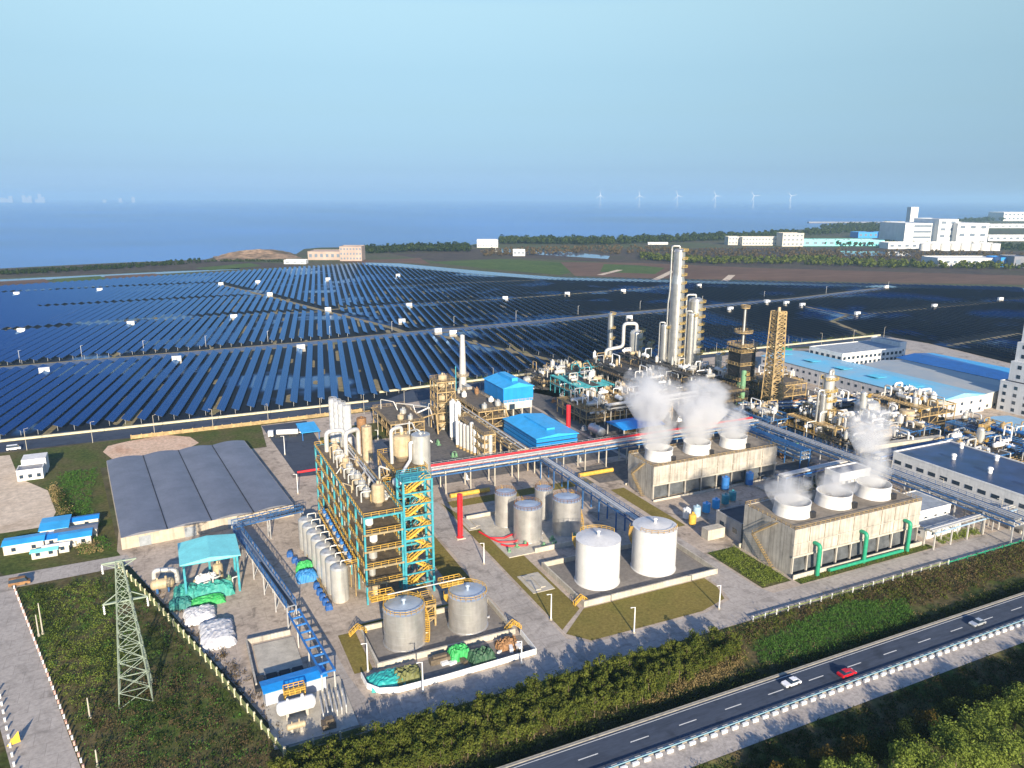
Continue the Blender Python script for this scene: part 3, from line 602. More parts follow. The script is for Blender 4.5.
def pipe_rack(label, p0, p1, width, z, mat, pipes, span=9., levels=1, group=None, post=None, name='pipe_rack', gap=1.8, rail=None, tray=None):
    """elevated pipe bridge from p0 to p1: portal frames, edge girders, pipes of given (radius, material)"""
    a, b = Vector(p0), Vector(p1); d = b - a; L = d.length; ang = math.atan2(d.y, d.x); t = thing(name, label, 'pipe rack', a.x, a.y, 0, ang, group); k = max(1, round(L / span)); H = width / 2
    for i in range(k + 1):
        x = L * i / k; f = MB()
        f.cbox(x, -H, 0, .4, .4, z + gap * (levels - 1)).cbox(x, H, 0, .4, .4, z + gap * (levels - 1))
        for q in range(levels): f.box(x - .2, x + .2, -H + .2, H - .2, z + gap * q - .4, z + gap * q)
        f.build('portal_frame', post or mat, t)
    for q in range(levels):
        zz = z + gap * q
        for s in (-1, 1): MB().box(-.5, L + .5, s * (H + .24) - .1, s * (H + .24) + .1, zz - .45, zz + .1).build('girder', mat, t)
    n = len(pipes)
    for i, (r, m) in enumerate(pipes):
        q = i % levels; j = i // levels; nn = math.ceil(n / levels); y = -H + .5 + (width - 1.0) * (j + .5) / nn
        MB().tube([(-.8, y, z + gap * q + r + .01), (L + .8, y, z + gap * q + r + .01)], r, 8).build('pipe', m, t)
    zt = z + gap * (levels - 1)
    if rail: 
        for s in (-1, 1): MB().rail([(0, s * (H + .24), zt + .1), (L, s * (H + .24), zt + .1)], 1.2, .1, 3).build('hand_rail', rail, t)
    return t

def building(name, label, u, v, A, B, h, mwall, mroof, rows=1, nu=6, nv=4, win=(1.6, 1.5), cat='building', parapet=.5, group=None, roof='flat', rise=1.5, sides='fl', wm=None, rz=0, z0=1.0, fh=None, mpar=None):
    """rendered building: walls, parapet or pitched roof, rows of windows set as glazed boxes on the two visible sides"""
    t = thing(name, label, cat, u, v, 0, rz, group); MB().box(0, A, 0, B, 0, h).build('wall', mwall, t)
    if roof == 'flat':
        MB().box(.32, A - .32, .32, B - .32, h, h + .08).build('roof', mroof, t)
        if parapet: MB().box(-.08, A + .08, -.08, .3, h - .15, h + parapet).box(-.08, A + .08, B - .3, B + .08, h - .15, h + parapet).box(-.08, .3, .3, B - .3, h - .15, h + parapet).box(A - .3, A + .08, .3, B - .3, h - .15, h + parapet).build('parapet', mpar or mwall, t)
    elif roof == 'u':   # ridge along u
        r = MB(); o = .4; zz = h + .02
        r.prism([(-o, zz), (B + o, zz), (B + o, zz + .15), (B / 2, zz + rise), (-o, zz + .15)], -o, A + o); r.v = [(q[2], q[0], q[1]) for q in r.v]; r.build('roof', mroof, t)
    elif roof == 'v':
        r = MB(); o = .4; zz = h + .02
        r.prism([(-o, zz), (A + o, zz), (A + o, zz + .15), (A / 2, zz + rise), (-o, zz + .15)], -o, B + o); r.v = [(q[0], q[2], q[1]) for q in r.v]; r.f = [f[::-1] for f in r.f]; r.build('roof', mroof, t)
    fh = fh or h / max(1, rows); wm = wm or m_glass; proto = {}
    def win_part(key, mk):
        if key not in proto: proto[key] = mk(); return proto[key]
        o = proto[key].copy(); C.objects.link(o); o.parent = t; return o
    for k in range(rows):
        z = z0 + k * fh
        if 'f' in sides:
            for i in range(nu): o = win_part('f', lambda: MB().box(-win[0] / 2, win[0] / 2, -.06, .05, 0, win[1]).build('window', wm, t)); o.location = (A * (i + .5) / nu, 0, z)
        if 'l' in sides:
            for i in range(nv): o = win_part('l', lambda: MB().box(-.06, .05, -win[0] / 2, win[0] / 2, 0, win[1]).build('window', wm, t)); o.location = (0, B * (i + .5) / nv, z)
    return t
def lattice(label, u, v, b0, b1, h, mat, n=8, name='lattice_tower', cat='tower', rz=0, w=.3, parts=()):
    """four-legged lattice mast with cross bracing in every panel"""
    t = thing(name, label, cat, u, v, 0, rz); m = MB(); zs = [h * (1 - (1 - i / n) ** 1.25) for i in range(n + 1)]
    def c(z): s = (b0 + (b1 - b0) * z / h) / 2; return [Vector((-s, -s, z)), Vector((s, -s, z)), Vector((s, s, z)), Vector((-s, s, z))]
    for i in range(4): MB().bar(c(0)[i], c(h)[i], w).build('leg', mat, t)
    for k in range(n):
        a, b = c(zs[k]), c(zs[k + 1])
        for i in range(4): j = (i + 1) % 4; m.bar(a[i], b[j], w * .55).bar(a[j], b[i], w * .55).bar(b[i], b[j], w * .55)
    m.build('bracing', mat, t); return t
# ================================================================== PLANT: FRONT LEFT
# ---- warehouse with four vaulted bays
t = thing('warehouse', 'long low warehouse with four grey vaulted roof bays and a pale front wall', 'warehouse', -18.5, 256.2, 0, math.radians(5.2))
A, B, eh = 55, 84, 4.3; bw = A / 4
MB().box(0, A, 0, B, 0, eh).build('wall', M('warehouse_wall', (.50, .43, .34), .85, var=.15, scale=.3, streak=.3), t)
for k in range(4):
    r = MB(); pts = [(bw * k + .12 + (bw - .24) * i / 8, eh + .02 + .8 * math.sin(math.pi * i / 8)) for i in range(9)]
    r.prism([(pts[0][0], eh)] + [(pts[-1][0], eh)] + pts[::-1], -.5, B + .5); r.v = [(q[0], q[2], q[1]) for q in r.v]; r.f = [f[::-1] for f in r.f]
    r.build('roof_bay', m_roofgrey, t)
for k in range(1, 4): MB().box(bw * k - .11, bw * k + .11, -.5, B + .5, eh, eh + .25).build('gutter', m_dark, t)
for k in range(4): MB().box(bw * (k + .5) - 1.8, bw * (k + .5) + 1.8, -.08, .04, 0, 3.4).build('door', M('door_grey', (.3, .33, .36), .5), t)
# ---- teal canopy over pumps
t = thing('loading_canopy', 'open canopy with a bright teal pitched roof on teal posts beside the warehouse', 'canopy', -1, 213)
for x, y in ((0, 0), (14, 0), (0, 13), (14, 13), (7, 13)): MB().cbox(x, y, 0, .6, .6, 11.4).build('post', m_teal, t)
r = MB(); r.prism([(-1, 11.4), (15, 11.4), (15, 11.65), (7, 12.6), (-1, 11.65)], -1.2, 14.2); r.v = [(q[0], q[2], q[1]) for q in r.v]; r.f = [f[::-1] for f in r.f]; r.build('roof', m_tealroof, t)
MB().box(-.2, 14.2, -.15, .15, 10.7, 11.3).box(-.2, 14.2, 12.85, 13.15, 10.7, 11.3).box(-.15, .15, .2, 12.8, 10.7, 11.3).box(13.85, 14.15, .2, 12.8, 10.7, 11.3).build('roof_beam', m_teal, t)
vessel('pump_skid_drum', 'small horizontal beige drum under the teal canopy', 4, 219, 0, 1.2, 5, m_beige)
drum('filter_drum', 'upright cream filter drum under the teal canopy', 8, 221, 0, 1.4, 6, m_beige)
drum('filter_drum', 'short green upright drum under the teal canopy', 10.5, 216, 0, .9, 3.4, m_teal2)
for i in range(5): pipe('pale looping pipe between the drums under the teal canopy', [(1 + i * 2.6, 215, 0), (1 + i * 2.6, 215, 2.5 + i % 3), (1 + i * 2.6 + 2, 215.5, 2.5 + i % 3), (1 + i * 2.6 + 2, 222, 2.5 + i % 3), (1 + i * 2.6 + 2, 222, .2)], .22, m_pipew, group='pipes under the teal canopy')
vessel('blower_casing', 'cream blower casing with a big bent duct beside the teal canopy', -7, 222, 0, 1.5, 5, m_beige, saddle=m_bluesteel)
pipe('fat pale bent duct from the blower beside the teal canopy', [(-9, 224, 1), (-9, 224, 6), (-3, 222, 6), (-3, 222, 2)], .7, m_pipew)
# ---- heaps under tarpaulins
def heap(name, label, u, v, A, B, h, mat, cat='covered heap', lump=.25, rz=0, group=None, seed=1):
    rnd = random.Random(seed); n, m = 16, 14; mb = MB(); g = []
    for i in range(n + 1):
        for j in range(m + 1):
            x, y = i / n * 2 - 1, j / m * 2 - 1; e = max(0, 1 - abs(x) ** 5) * max(0, 1 - abs(y) ** 4); z = h * (e ** .55) * (1 - lump / 2 + lump * rnd.random()) if 0 < i < n and 0 < j < m else 0
            g.append((x * A / 2 * (1 + .08 * rnd.uniform(-1, 1)), y * B / 2 * (1 + .08 * rnd.uniform(-1, 1)), z))
    mb.add(g, [(i * (m + 1) + j, (i + 1) * (m + 1) + j, (i + 1) * (m + 1) + j + 1, i * (m + 1) + j + 1) for i in range(n) for j in range(m)])
    return solo(mb, name, mat, label, cat, u, v, .05, rz, group)
def tarp(n, c): return M(n, tuple(min(1, x * .9 + .02) for x in c), .6, var=.22, scale=.9, streak=.2, bump=1.0)
m_ttarp, m_gtarp, m_btarp, m_wtarp = tarp('teal_tarp', (.03, .36, .30)), tarp('green_tarp', (.02, .42, .09)), tarp('blue_tarp', (.02, .25, .62)), tarp('white_tarp', (.72, .72, .74))
def hp(name, label, px, py, A, B, h, mat, **k): u, v = at(px, py); return heap(name, label, u, v, A, B, h, mat, **k)
hp('tarped_heap', 'teal tarpaulin over a heap in the yard corner by the boundary fence', 187, 597, 7, 7, 3.4, m_ttarp, seed=2)
hp('tarped_heap', 'dark teal tarpaulin over a low heap closest to the boundary fence', 181, 606, 6, 5, 2.2, tarp('dark_teal_tarp', (.02, .22, .20)), seed=3)
hp('tarped_heap', 'teal tarpaulin over a long heap in front of the teal canopy', 214, 594, 11, 5.5, 3.4, m_ttarp, seed=4)
hp('tarped_heap', 'white sheet over the crest of the long teal heap', 207, 588, 7, 3.4, 4.2, m_wtarp, seed=5)
hp('tarped_heap', 'bright green tarpaulin over a low long heap in front of the teal canopy', 208, 603, 9, 3.6, 2, m_gtarp, seed=6)
hp('sack_stack', 'white wrapped stack of sacks by the boundary fence, smaller one', 200, 617, 8, 8, 2.2, m_wtarp, cat='sack stack', seed=7, lump=.16)
hp('sack_stack', 'large white wrapped stack of sacks by the boundary fence', 217, 636, 8.5, 13, 2.4, m_wtarp, cat='sack stack', seed=8, lump=.16)
hp('tarped_heap', 'blue tarpaulin over a heap beside the silver tank row', 307, 579, 6, 5, 2.6, m_btarp, seed=9)
hp('tarped_heap', 'green tarpaulin behind the blue heap beside the silver tank row', 305, 571, 5, 3, 3, m_gtarp, seed=10)
for i, (x, y) in enumerate(((290, 556), (295, 562), (299, 565), (317, 588), (320, 594), (323, 599), (326, 604), (329, 609))):
    hp('chemical_tote', 'dark blue tote in the line beside the silver tank row', x, y, 1.9, 1.9, 1.6, M('tote_blue', (.015, .10, .34), .5, var=.2), cat='tote', lump=.1, group='dark blue totes beside the silver tank row', seed=20 + i)
# ---- elevated conveyor galleries
def gantry(label, p0, p1, w, z0, z1, mat, roofm, span=10, name='conveyor_gallery'):
    a, b = Vector(p0), Vector(p1); d = b - a; L = d.length; t = thing(name, label, 'conveyor', a.x, a.y, 0, math.atan2(d.y, d.x)); k = max(1, round(L / span)); H = w / 2
    zf = lambda x: z0 + (z1 - z0) * x / L
    MB().add([(0, -H, z0), (L, -H, z1), (L, H, z1), (0, H, z0), (0, -H, z0 + .3), (L, -H, z1 + .3), (L, H, z1 + .3), (0, H, z0 + .3)], [(0, 3, 2, 1), (4, 5, 6, 7), (0, 1, 5, 4), (1, 2, 6, 5), (2, 3, 7, 6), (3, 0, 4, 7)]).build('deck', roofm, t)
    for s in (-1, 1):
        m = MB(); n = int(L / 2.5); m.bar((0, s * H, z0 + 1.9), (L, s * H, z1 + 1.9), .2).bar((0, s * H, z0 + .15), (L, s * H, z1 + .15), .3)
        for i in range(n + 1):
            x = L * i / n; m.bar((x, s * H, zf(x)), (x, s * H, zf(x) + 1.9), .14)
            if i < n: x2 = L * (i + 1) / n; m.bar((x, s * H, zf(x) + (.2 if i % 2 else 1.8)), (x2, s * H, zf(x2) + (1.8 if i % 2 else .2)), .1)
        m.build('truss_side', mat, t)
    for i in range(k + 1):
        x = L * i / k; m = MB().bar((x, -H, 0), (x, -H, zf(x)), .3).bar((x, H, 0), (x, H, zf(x)), .3).bar((x, -H, zf(x) * .1), (x, H, zf(x) * .9), .15).bar((x, H, zf(x) * .1), (x, -H, zf(x) * .9), .15); m.build('trestle', M('pale_steel', (.5, .5, .5), .5, .3), t)
    MB().box(0, L, -.5, .5, 0, .2).build('belt', m_black, t).location = (0, 0, max(z0, z1) + .31) if abs(z0 - z1) < .1 else (0, 0, min(z0, z1) + .31)
    return t
gantry('grey blue conveyor gallery running from the teal canopy towards the pump yard', (15.5, 240), (23.5, 186), 2.4, 7, 6.6, m_bluesteel, M('gallery_grey', (.26, .30, .36), .55))
gantry('dark blue conveyor gallery along the warehouse front', (14.5, 243.5), (37, 248.5), 2.4, 7, 6.6, m_bluesteel, M('gallery_grey', (.26, .30, .36), .55))
MB()
t = thing('ladder_frame', 'blue ladder shaped steel frame on pale legs above the pump yard', 'steel frame', 24, 187, 0, math.radians(-84.8))
for s in (-1, 1): MB().box(0, 31, s * 1.5 - .2, s * 1.5 + .2, 4.6, 5.1).build('rail_beam', m_bluepaint, t)
for i in range(9): MB().box(i * 3.8 + .1, i * 3.8 + .4, -1.3, 1.3, 4.62, 5.05).build('cross_beam', m_bluepaint, t)
for i in (0, 10, 20, 30.5):
    for s in (-1, 1): MB().cyl(i, s * 1.5, 0, 4.6, .2, 8).build('leg', m_pipew, t)
# ---- pump yard in the corner
tag(MB().box(0, 17.5, 0, 19, 0, .35).build('concrete_pad', m_concp, None, (12.5, 141.5, 0)), kind='structure')
t = building('pump_shed', 'low blue roofed shed with a grey side wall in the corner pump yard', 12.8, 156.2, 13.5, 4.2, 3.6, M('shed_wall', (.42, .46, .54), .6, var=.1), m_bluesheet, roof='u', rise=.5, sides='', rz=.06)
vessel('surge_drum', 'white horizontal drum with yellow framed top in the corner pump yard', 18.5, 150.5, .35, 1.5, 7, m_white)
for i in range(6): pipe('pale pipe loop in the corner pump yard', [(23.5 + i, 146.5, .35), (23.5 + i, 146.5, 1.6 + .3 * (i % 3)), (24 + i, 153, 1.6 + .3 * (i % 3)), (24 + i, 153, .35)], .16, m_pipew, group='pipe loops in the corner pump yard')
solo(MB().rail([(0, 0, 0), (4.5, 0, 0), (4.5, 2.4, 0), (0, 2.4, 0), (0, 0, 0)], 1.2, .14, 1.2).box(0, 4.5, 0, 2.4, -.1, 0).bar((.1, .1, 0), (.1, .1, -3.6), .2).bar((4.4, .1, 0), (4.4, .1, -3.6), .2).bar((4.4, 2.3, 0), (4.4, 2.3, -3.6), .2).bar((.1, 2.3, 0), (.1, 2.3, -3.6), .2), 'access_platform', m_yellow, 'yellow railed platform beside the white drum in the pump yard', 'platform', 16.5, 152.6, 4)
vessel('small_drum', 'small beige drum close to the front fence of the pump yard', 17.5, 144.8, .35, .7, 3.4, m_beige)
solo(MB().cbox(0, 0, 0, 2.8, 2.2, 1.3).cbox(.2, 0, 1.3, 1.6, 1.4, .8), 'pump_block', m_grating, 'grey pump block near the front fence of the pump yard', 'pump', 24, 143.6, .35)
for i in range(4): solo(MB().cbox(0, 0, 0, 2.4, 5, .9), 'sump_cover', m_dark, 'dark sump opening in the concrete behind the blue roofed shed', 'sump', 12.5 + 3 * i, 165, .05, 0, 'sumps behind the blue shed')
solo(MB().box(0, 10, 0, 14, 0, .3), 'settling_slab', m_concp, 'pale concrete slab of the empty settling bay behind the blue shed', 'slab', 13, 168, .03)
solo(MB().box(0, .4, 0, 20, 0, 1.4).box(.4, 11, 19.6, 20, 0, 1.4), 'low_wall', m_conc, 'low grey wall round the empty settling bay', 'wall', 11.5, 164)

# ---- front dike with two silver tanks
def dike(label, u0, u1, v0, v1, h, w=.5):
    t = thing('dike_wall', label, 'dike wall', u0, v0); A, B = u1 - u0, v1 - v0
    MB().box(0, A, 0, w, 0, h).box(0, A, B - w, B, 0, h).box(0, w, w, B - w, 0, h).box(A - w, A, w, B - w, 0, h).build('wall', m_concp, t)
    MB().box(w, A - w, w, B - w, .1, .14).build('floor', m_dike, t); return t
dike('pale concrete bund wall round the two silver tanks nearest the highway', 39, 75.6, 159.6, 177.5, 1.5)
tank_px('silver tank with a blue grey roof and a roof deck, nearest the corner pump yard', 405, 641, 606, 20.6, m_silver, m_tankroof, stair=(-.6, .7))
tank_px('silver tank with yellow spiral stair, second one in the front bund', 468, 625, 592, 19.4, m_silver, m_tankroof, stair=(1.5, 2.95))
for p, l in (((44, 172.5), 'railed deck on the roof of the silver tank nearest the pump yard'), ((62.5, 172), 'railed deck on the roof of the second silver tank in the front bund')):
    solo(MB().box(-3, 3, -1.5, 1.5, 0, .15).rail([(-3, -1.5, .15), (3, -1.5, .15), (3, 1.5, .15), (-3, 1.5, .15), (-3, -1.5, .15)], 1.3, .14, 1.5), 'roof_platform', m_yellow, l, 'platform', p[0], p[1], 11.3)
pipe('pale pipe bridge joining the two silver tank roofs in the front bund', [(45, 170.5, 12.9), (66, 170.5, 12.9)], .16, m_pipew)
frame('pump_structure', 'small ochre steel frame between the two front silver tanks', 53.5, 58, 172, 177, [3, 6.5], m_ochre, step=5)
# crossing stairs over the bunds
for i, (u, v, rz) in enumerate(((38.4, 176.5, 0), (75.8, 161.5, math.pi), (98.6, 165.5, 0))):
    s = MB().bar((-2.2, 0, .1), (0, 0, 1.9), .9, .15).bar((2.2, 0, .1), (0, 0, 1.9), .9, .15).rail([(-2.2, -.5, .1), (0, -.5, 1.9), (2.2, -.5, .1)], 1, .12, 1).rail([(-2.2, .5, .1), (0, .5, 1.9), (2.2, .5, .1)], 1, .12, 1)
    solo(s, 'crossover_stair', m_yellow, ('yellow step over stair at the bund corner facing the ladder frame', 'yellow step over stair at the bund end by the fenced scrap yard', 'yellow step over stair at the white tank bund corner')[i], 'stair', u, v, 0, rz)
# ---- fenced scrap yard with white fence
yard = [(34.6, 157.8), (34.8, 153.2), (37, 150.2), (41, 148.8), (52, 148.6), (76.4, 149.2), (76.6, 158.6)]
t = thing('white_fence', 'low white panel fence round the scrap yard with tarpaulins', 'fence', 34.6, 158)
q = [(u - 34.6, v - 158, 0) for u, v in yard]
for p, r in zip(q, q[1:]): MB().bar((p[0], p[1], .75), (r[0], r[1], .75), .12, 1.3).build('panel', m_white, t)
MB().rail(q, 1.55, .16, 2.4, mid=False).build('post_rail', m_white, t)
ground('scrap_yard', yard, .1, m_dike)
hp('tarped_heap', 'turquoise tarpaulin spread in the rounded end of the fenced scrap yard', 387, 681, 9, 6.5, 1.6, tarp('turquoise_tarp', (.01, .44, .42)), seed=31)
hp('tarped_heap', 'olive and yellow netting heap beside the turquoise tarpaulin', 407, 677, 7, 5.5, 1.9, tarp('olive_net', (.16, .17, .04)), seed=32, lump=.6)
hp('tarped_heap', 'bright green tarpaulin heap in the middle of the fenced scrap yard', 459, 657, 5.5, 4, 2.6, m_gtarp, seed=33, lump=.5)
hp('tarped_heap', 'dark green netting heap in the middle of the fenced scrap yard', 482, 660, 6.5, 5, 2.4, tarp('dark_net', (.02, .10, .04)), seed=34, lump=.6)
hp('scrap_heap', 'heap of rusty scrap metal at the narrow end of the fenced scrap yard', 507, 646, 6, 4, 1.6, m_rust, cat='scrap heap', seed=35, lump=.9)
rs = random.Random(3)
for i in range(16):
    u, v = 54 + rs.random() * 20, 150.5 + rs.random() * 5.5; c = rs.choice((m_bluepaint, m_white, m_grating, m_btarp, m_rust, m_white))
    solo(MB().cbox(0, 0, 0, rs.uniform(.6, 2.2), rs.uniform(.5, 1.5), rs.uniform(.4, 1.3)), 'scrap_crate', c, 'loose crate or scrap piece lying in the fenced scrap yard', 'crate', u, v, .1, rs.uniform(0, 3), 'loose pieces in the scrap yard')
solo(MB().cbox(0, 0, 0, 5, 1.6, 1.4).cbox(0, .2, 1.4, 3.4, 1, .5), 'skip_bin', m_grating, 'grey steel bin in the fenced scrap yard behind the lamp post', 'bin', 53.5, 156, .1)

# ================================================================== PLANT: TEAL PROCESS STRUCTURE
LV = [6, 11, 16, 21, 26]
t = frame('process_structure', 'tall open process structure with teal columns and yellow railed floors', 44.5, 55, 190, 258, LV, m_teal, step=9.7, mrail=m_yellow, cat='process structure', w=.5, mbeam=M('dull_ochre', (.34, .27, .15), .6, var=.3), brace=False)
stair_tower('teal stair tower with yellow zigzag flights at the corner of the process structure', 55.6, 189.6, 8.2, 6, 34.5, m_teal)
rs = random.Random(11)
g = 'drums inside the teal process structure'
for z in [0] + LV[:-1]:
    for k in range(8):
        v = 194 + k * 8 + rs.uniform(-1, 1)
        if rs.random() < .95: drum('process_drum', 'pale upright drum on a floor of the teal process structure', 47.5 + rs.uniform(-.6, .6), v, z, rs.uniform(.9, 1.5), rs.uniform(2.6, 4.2), rs.choice((m_white, m_beige, m_alu, m_alu)), g)
        for q_ in range(2): pipe('pale pipe threading a floor of the teal process structure', [(45.6 + q_, v + 2.5 + q_ * 1.5, z + .2), (45.6 + q_, v + 2.5 + q_ * 1.5, z + 3.2 + q_ * .7), (52, v + 3.5 + q_ * 2, z + 3.2 + q_ * .7), (52, v + 3.5 + q_ * 2, z + .2)], .22, rs.choice((m_pipew, m_ochre, m_alu)), group='pipes inside the teal process structure')
for k in range(9):  # loops of pale pipe on the roof
    v = 201 + k * 5.2; pipe('pale pipe hoop on the roof of the teal process structure', [(46.6, v, 26), (46.6, v, 29 + (k > 5) * 1), (49.6, v, 29 + (k > 5) * 1), (49.6, v, 26)], .22, (m_pipew, m_alu, m_beige)[k % 3], group='pipe hoops on the process structure roof')
    drum('roof_drum', 'beige drum beside the pipe hoops on the process structure roof', 48.8, v + 2.4, 26, 1.1, 3.2 + (k % 3) * .5, rs.choice((m_beige, m_pipew, m_alu)), 'drums on the process structure roof')
for y in (0, 1.2, 2.4): pipe('long pale header pipe along the process structure roof', [(52.6 + y * .55, 196, 28 + y * .4), (52.6 + y * .55, 256, 28 + y * .4)], .3, rs.choice((m_pipew, m_alu, m_ochre)), group='header pipes along the process structure roof')
for k in range(26):
    u, v = 45.6 + rs.random() * 8.6, 198 + rs.random() * 58; m = rs.choice((m_alu, m_beige, m_ochre, m_pipew, m_grating))
    if k % 2: drum('roof_drum', 'small drum among the pipes on the process structure roof', u, v, 26, rs.uniform(.4, .9), rs.uniform(1.4, 3), m, 'small drums on the process structure roof')
    else: solo(MB().elbow([(0, 0, 0), (0, 0, 2.2), (rs.uniform(-2, 2), 3.5, 2.2), (rs.uniform(-2, 2), 3.6, .1)], .2, 6), 'pipe_arch', m, 'small pipe arch on the process structure roof', 'pipe arch', u, v, 26, 0, 'small pipe arches on the process structure roof')
drum('process_drum', 'large cream roof drum with a yellow railed top at the front of the process structure', 50.5, 197, 26, 1.8, 6.5, m_beige)
pipe('thick pale swan neck pipe at the rear of the process structure roof', [(47, 250, 26), (47, 250, 33), (53, 250, 33), (53, 250, 27)], .8, m_pipew)
pipe('second thick pale swan neck pipe on the process structure roof', [(52, 243, 26), (52, 243, 34), (57, 246, 34), (57, 246, 25)], .8, m_pipew)
frame('upper_structure', 'ochre steel structure behind the stair tower carrying a cream head drum', 60, 70, 212, 232, [8, 15, 22, 29], m_ochre, step=10, mrail=m_yellow)
frame('upper_structure', 'teal and ochre bridging structure between the stair tower and the process roof', 56, 62, 198, 211, [12, 20, 27], m_teal, step=6.5, mrail=m_yellow)
u, v = at(411, 448, 30)
drum('head_drum', 'big cream head drum on top of the ochre structure behind the stair tower', 65.5, 223, 29, 3.0, 8.5, m_beige)
pipe('pale overhead pipe bending down from the cream head drum', [(65.5, 223, 37), (65.5, 223, 40), (61.5, 221, 40), (61.5, 221, 24)], .6, m_pipew)
pipe('thin pale pipe rising beside the cream head drum', [(69, 226, 29), (69, 226, 40.5)], .25, m_pipew)
su, sv = at(423.5, 437, 38)
drum('silver_tower_tank', 'large silver upright tank standing behind the stair tower', su, sv + 3, 0, 3.0, 38, m_alu, dome=False)
pipe('white bent pipe from the silver upright tank to a round drum', [(su - 3, sv + 2, 36), (su - 3.8, sv + 2, 36), (su - 3.8, sv + 2, 30.5), (58.8, 204, 30.5)], .5, m_white)
vessel('knockout_drum', 'white round ended drum at the end of the bent pipe behind the stair tower', 58.8, 204, 27, 1.3, 3, m_white)
for k in range(7):
    x, y = 56.8 + rs.uniform(0, 12), 212 + rs.uniform(0, 20); pipe('tangled ochre or pale pipe round the ochre structure', [(x, y, rs.uniform(4, 10)), (x, y, rs.uniform(18, 30)), (x + 4, y - 3, 24 + k * .6), (x + 4, y - 3, 10)], .35, rs.choice((m_ochre, m_pipew, m_beige)), group='pipes round the ochre structure')
for k in range(5): drum('process_drum', 'upright drum standing in the ochre structure', 62 + (k % 2) * 5, 214.5 + k * 3.6, (8, 15, 22, 15, 8)[k], 1.4, 5, (m_beige, m_alu)[k % 2], 'drums in the ochre structure')
# ---- row of silver tanks along the process structure
for k in range(8):
    v = 195.8 + k * 5.25; t = thing('silo_tank', 'slim silver tank in the row along the teal process structure', 'tank', 38.2 - k * .35, v, 0, 0, 'silver tank row along the process structure')
    MB().lathe(0, 0, [(2.45, .4), (2.45, 4), (2.5, 4.05), (2.5, 4.2), (2.45, 4.25), (2.45, 10), (2.0, 10.5), (0, 10.9)], 24).build('shell', m_alu, t)
    MB().lathe(0, 0, [(2.2, 0), (2.2, .5)], 20).build('skirt', m_conc, t)
    MB().elbow([(.6, 0, 10.4), (.6, 0, 11.8), (3.2, 0, 11.8), (3.2, 0, 9.5)], .2, 8).build('outlet_pipe', m_pipew, t)
t = thing('tank_walkway', 'yellow railed walkway over the row of slim silver tanks', 'walkway', 40.4, 194)
MB().box(-.4, 2.6, 0, 39, 10.9, 11.05).build('floor', m_grating, t); MB().rail([(-.4, 0, 11.05), (2.6, 0, 11.05), (2.6, 39, 11.05), (-.4, 39, 11.05), (-.4, 0, 11.05)], 1.2, .13, 2).build('hand_rail', m_yellow, t)
for k in range(7): MB().cyl(2.3, 2 + k * 5.8, 0, 10.9, .16, 8).build('post', m_ochre, t)
for k in range(8): vessel('motor_drum', 'dark blue motor casing on the walkway over the slim silver tanks', 41.4, 196.5 + k * 4.9, 11.05, .55, 1.6, m_bluepaint, 'v', 'motor casings on the tank walkway')
t = thing('tank_plinth', 'ochre kerbed drain plinth along the foot of the slim silver tanks', 'plinth', 34.6, 192, 0)
MB().box(0, .5, 0, 44, 0, .7).build('kerb', m_ochre, t); MB().rail([(-.3, 0, .1), (-.3, 44, .1)], 1.1, .14, 2).build('hand_rail', m_yellow, t)
# ---- four tall white silos, tanker, shelter
for i, (x, y) in enumerate(((335.5, 451), (341, 455.5), (347, 460), (352.5, 463.5))):
    u, v = 66 + i * 1.0, 331 - i * 4.5; t = thing('white_silo', ('tall white silo, rearmost of the row of four', 'tall white silo, second from the rear of the row of four', 'tall white silo, third from the rear of the row of four', 'tall white silo closest to the process structure in the row of four')[i], 'silo', u, v, 0, 0, 'row of four white silos')
    h = 22.5; MB().lathe(0, 0, [(1.9, 2.5)] + [(1.9 + (.12 if k % 2 else 0), 2.5 + (h - 3) * k / 16) for k in range(1, 16)] + [(1.9, h), (1.2, h + .5), (0, h + .7)], 20).build('shell', M('silo_white', (.56, .57, .58), .5, var=.12, scale=.4, streak=.25), t)
    MB().lathe(0, 0, [(.5, .6), (1.9, 2.5)], 16).build('hopper', M('silo_white', (.56, .57, .58), .5, var=.12, scale=.4, streak=.25), t); MB().rail(ring_pts(0, 0, h + .1, 1.7, 0, 6.2, 12), 1, .08, 1.5).build('roof_rail', M('silo_white', (.56, .57, .58), .5, var=.12, scale=.4, streak=.25), t)
    for a in range(4): MB().cyl(1.7 * math.cos(a * 1.57 + .8), 1.7 * math.sin(a * 1.57 + .8), 0, 2.6, .15, 6).build('leg', M('silo_white', (.56, .57, .58), .5, var=.12, scale=.4, streak=.25), t)
u, v = at(272, 440)
t = thing('tanker_truck', 'white articulated tanker truck parked on the yard beside the blue shelter', 'tanker truck', *at(269, 437.5), 0, -.25)
mb = MB().lathe(0, 0, [(0, 3.4), (1.2, 3.6), (1.25, 4), (1.25, 13), (1.2, 13.4), (0, 13.6)], 16); mb.v = [(q[2], q[0], q[1] + 2.35) for q in mb.v]; mb.build('tank_body', m_white, t)
MB().box(-.2, 2.1, -1.2, 1.2, .8, 3.3).build('cab', m_white, t); MB().box(-.26, -.2, -1.05, 1.05, 1.9, 3.0).build('windscreen', m_glass, t); MB().box(.2, 13.4, -.5, .5, .8, 1.15).build('chassis', m_black, t)
for x in (.7, 3.4, 4.6, 9.8, 11.0, 12.2):
    for s in (-1, 1): w = MB().lathe(0, 0, [(.5, -.17), (.5, .17)], 14); w.v = [(q[0] + x, q[2] + s * 1.05, q[1] + .5) for q in w.v]; w.build('wheel', m_black, t)
t = thing('shelter', 'open shelter with a bright blue sheet roof beside the white silos', 'shelter', *at(303, 441)); 
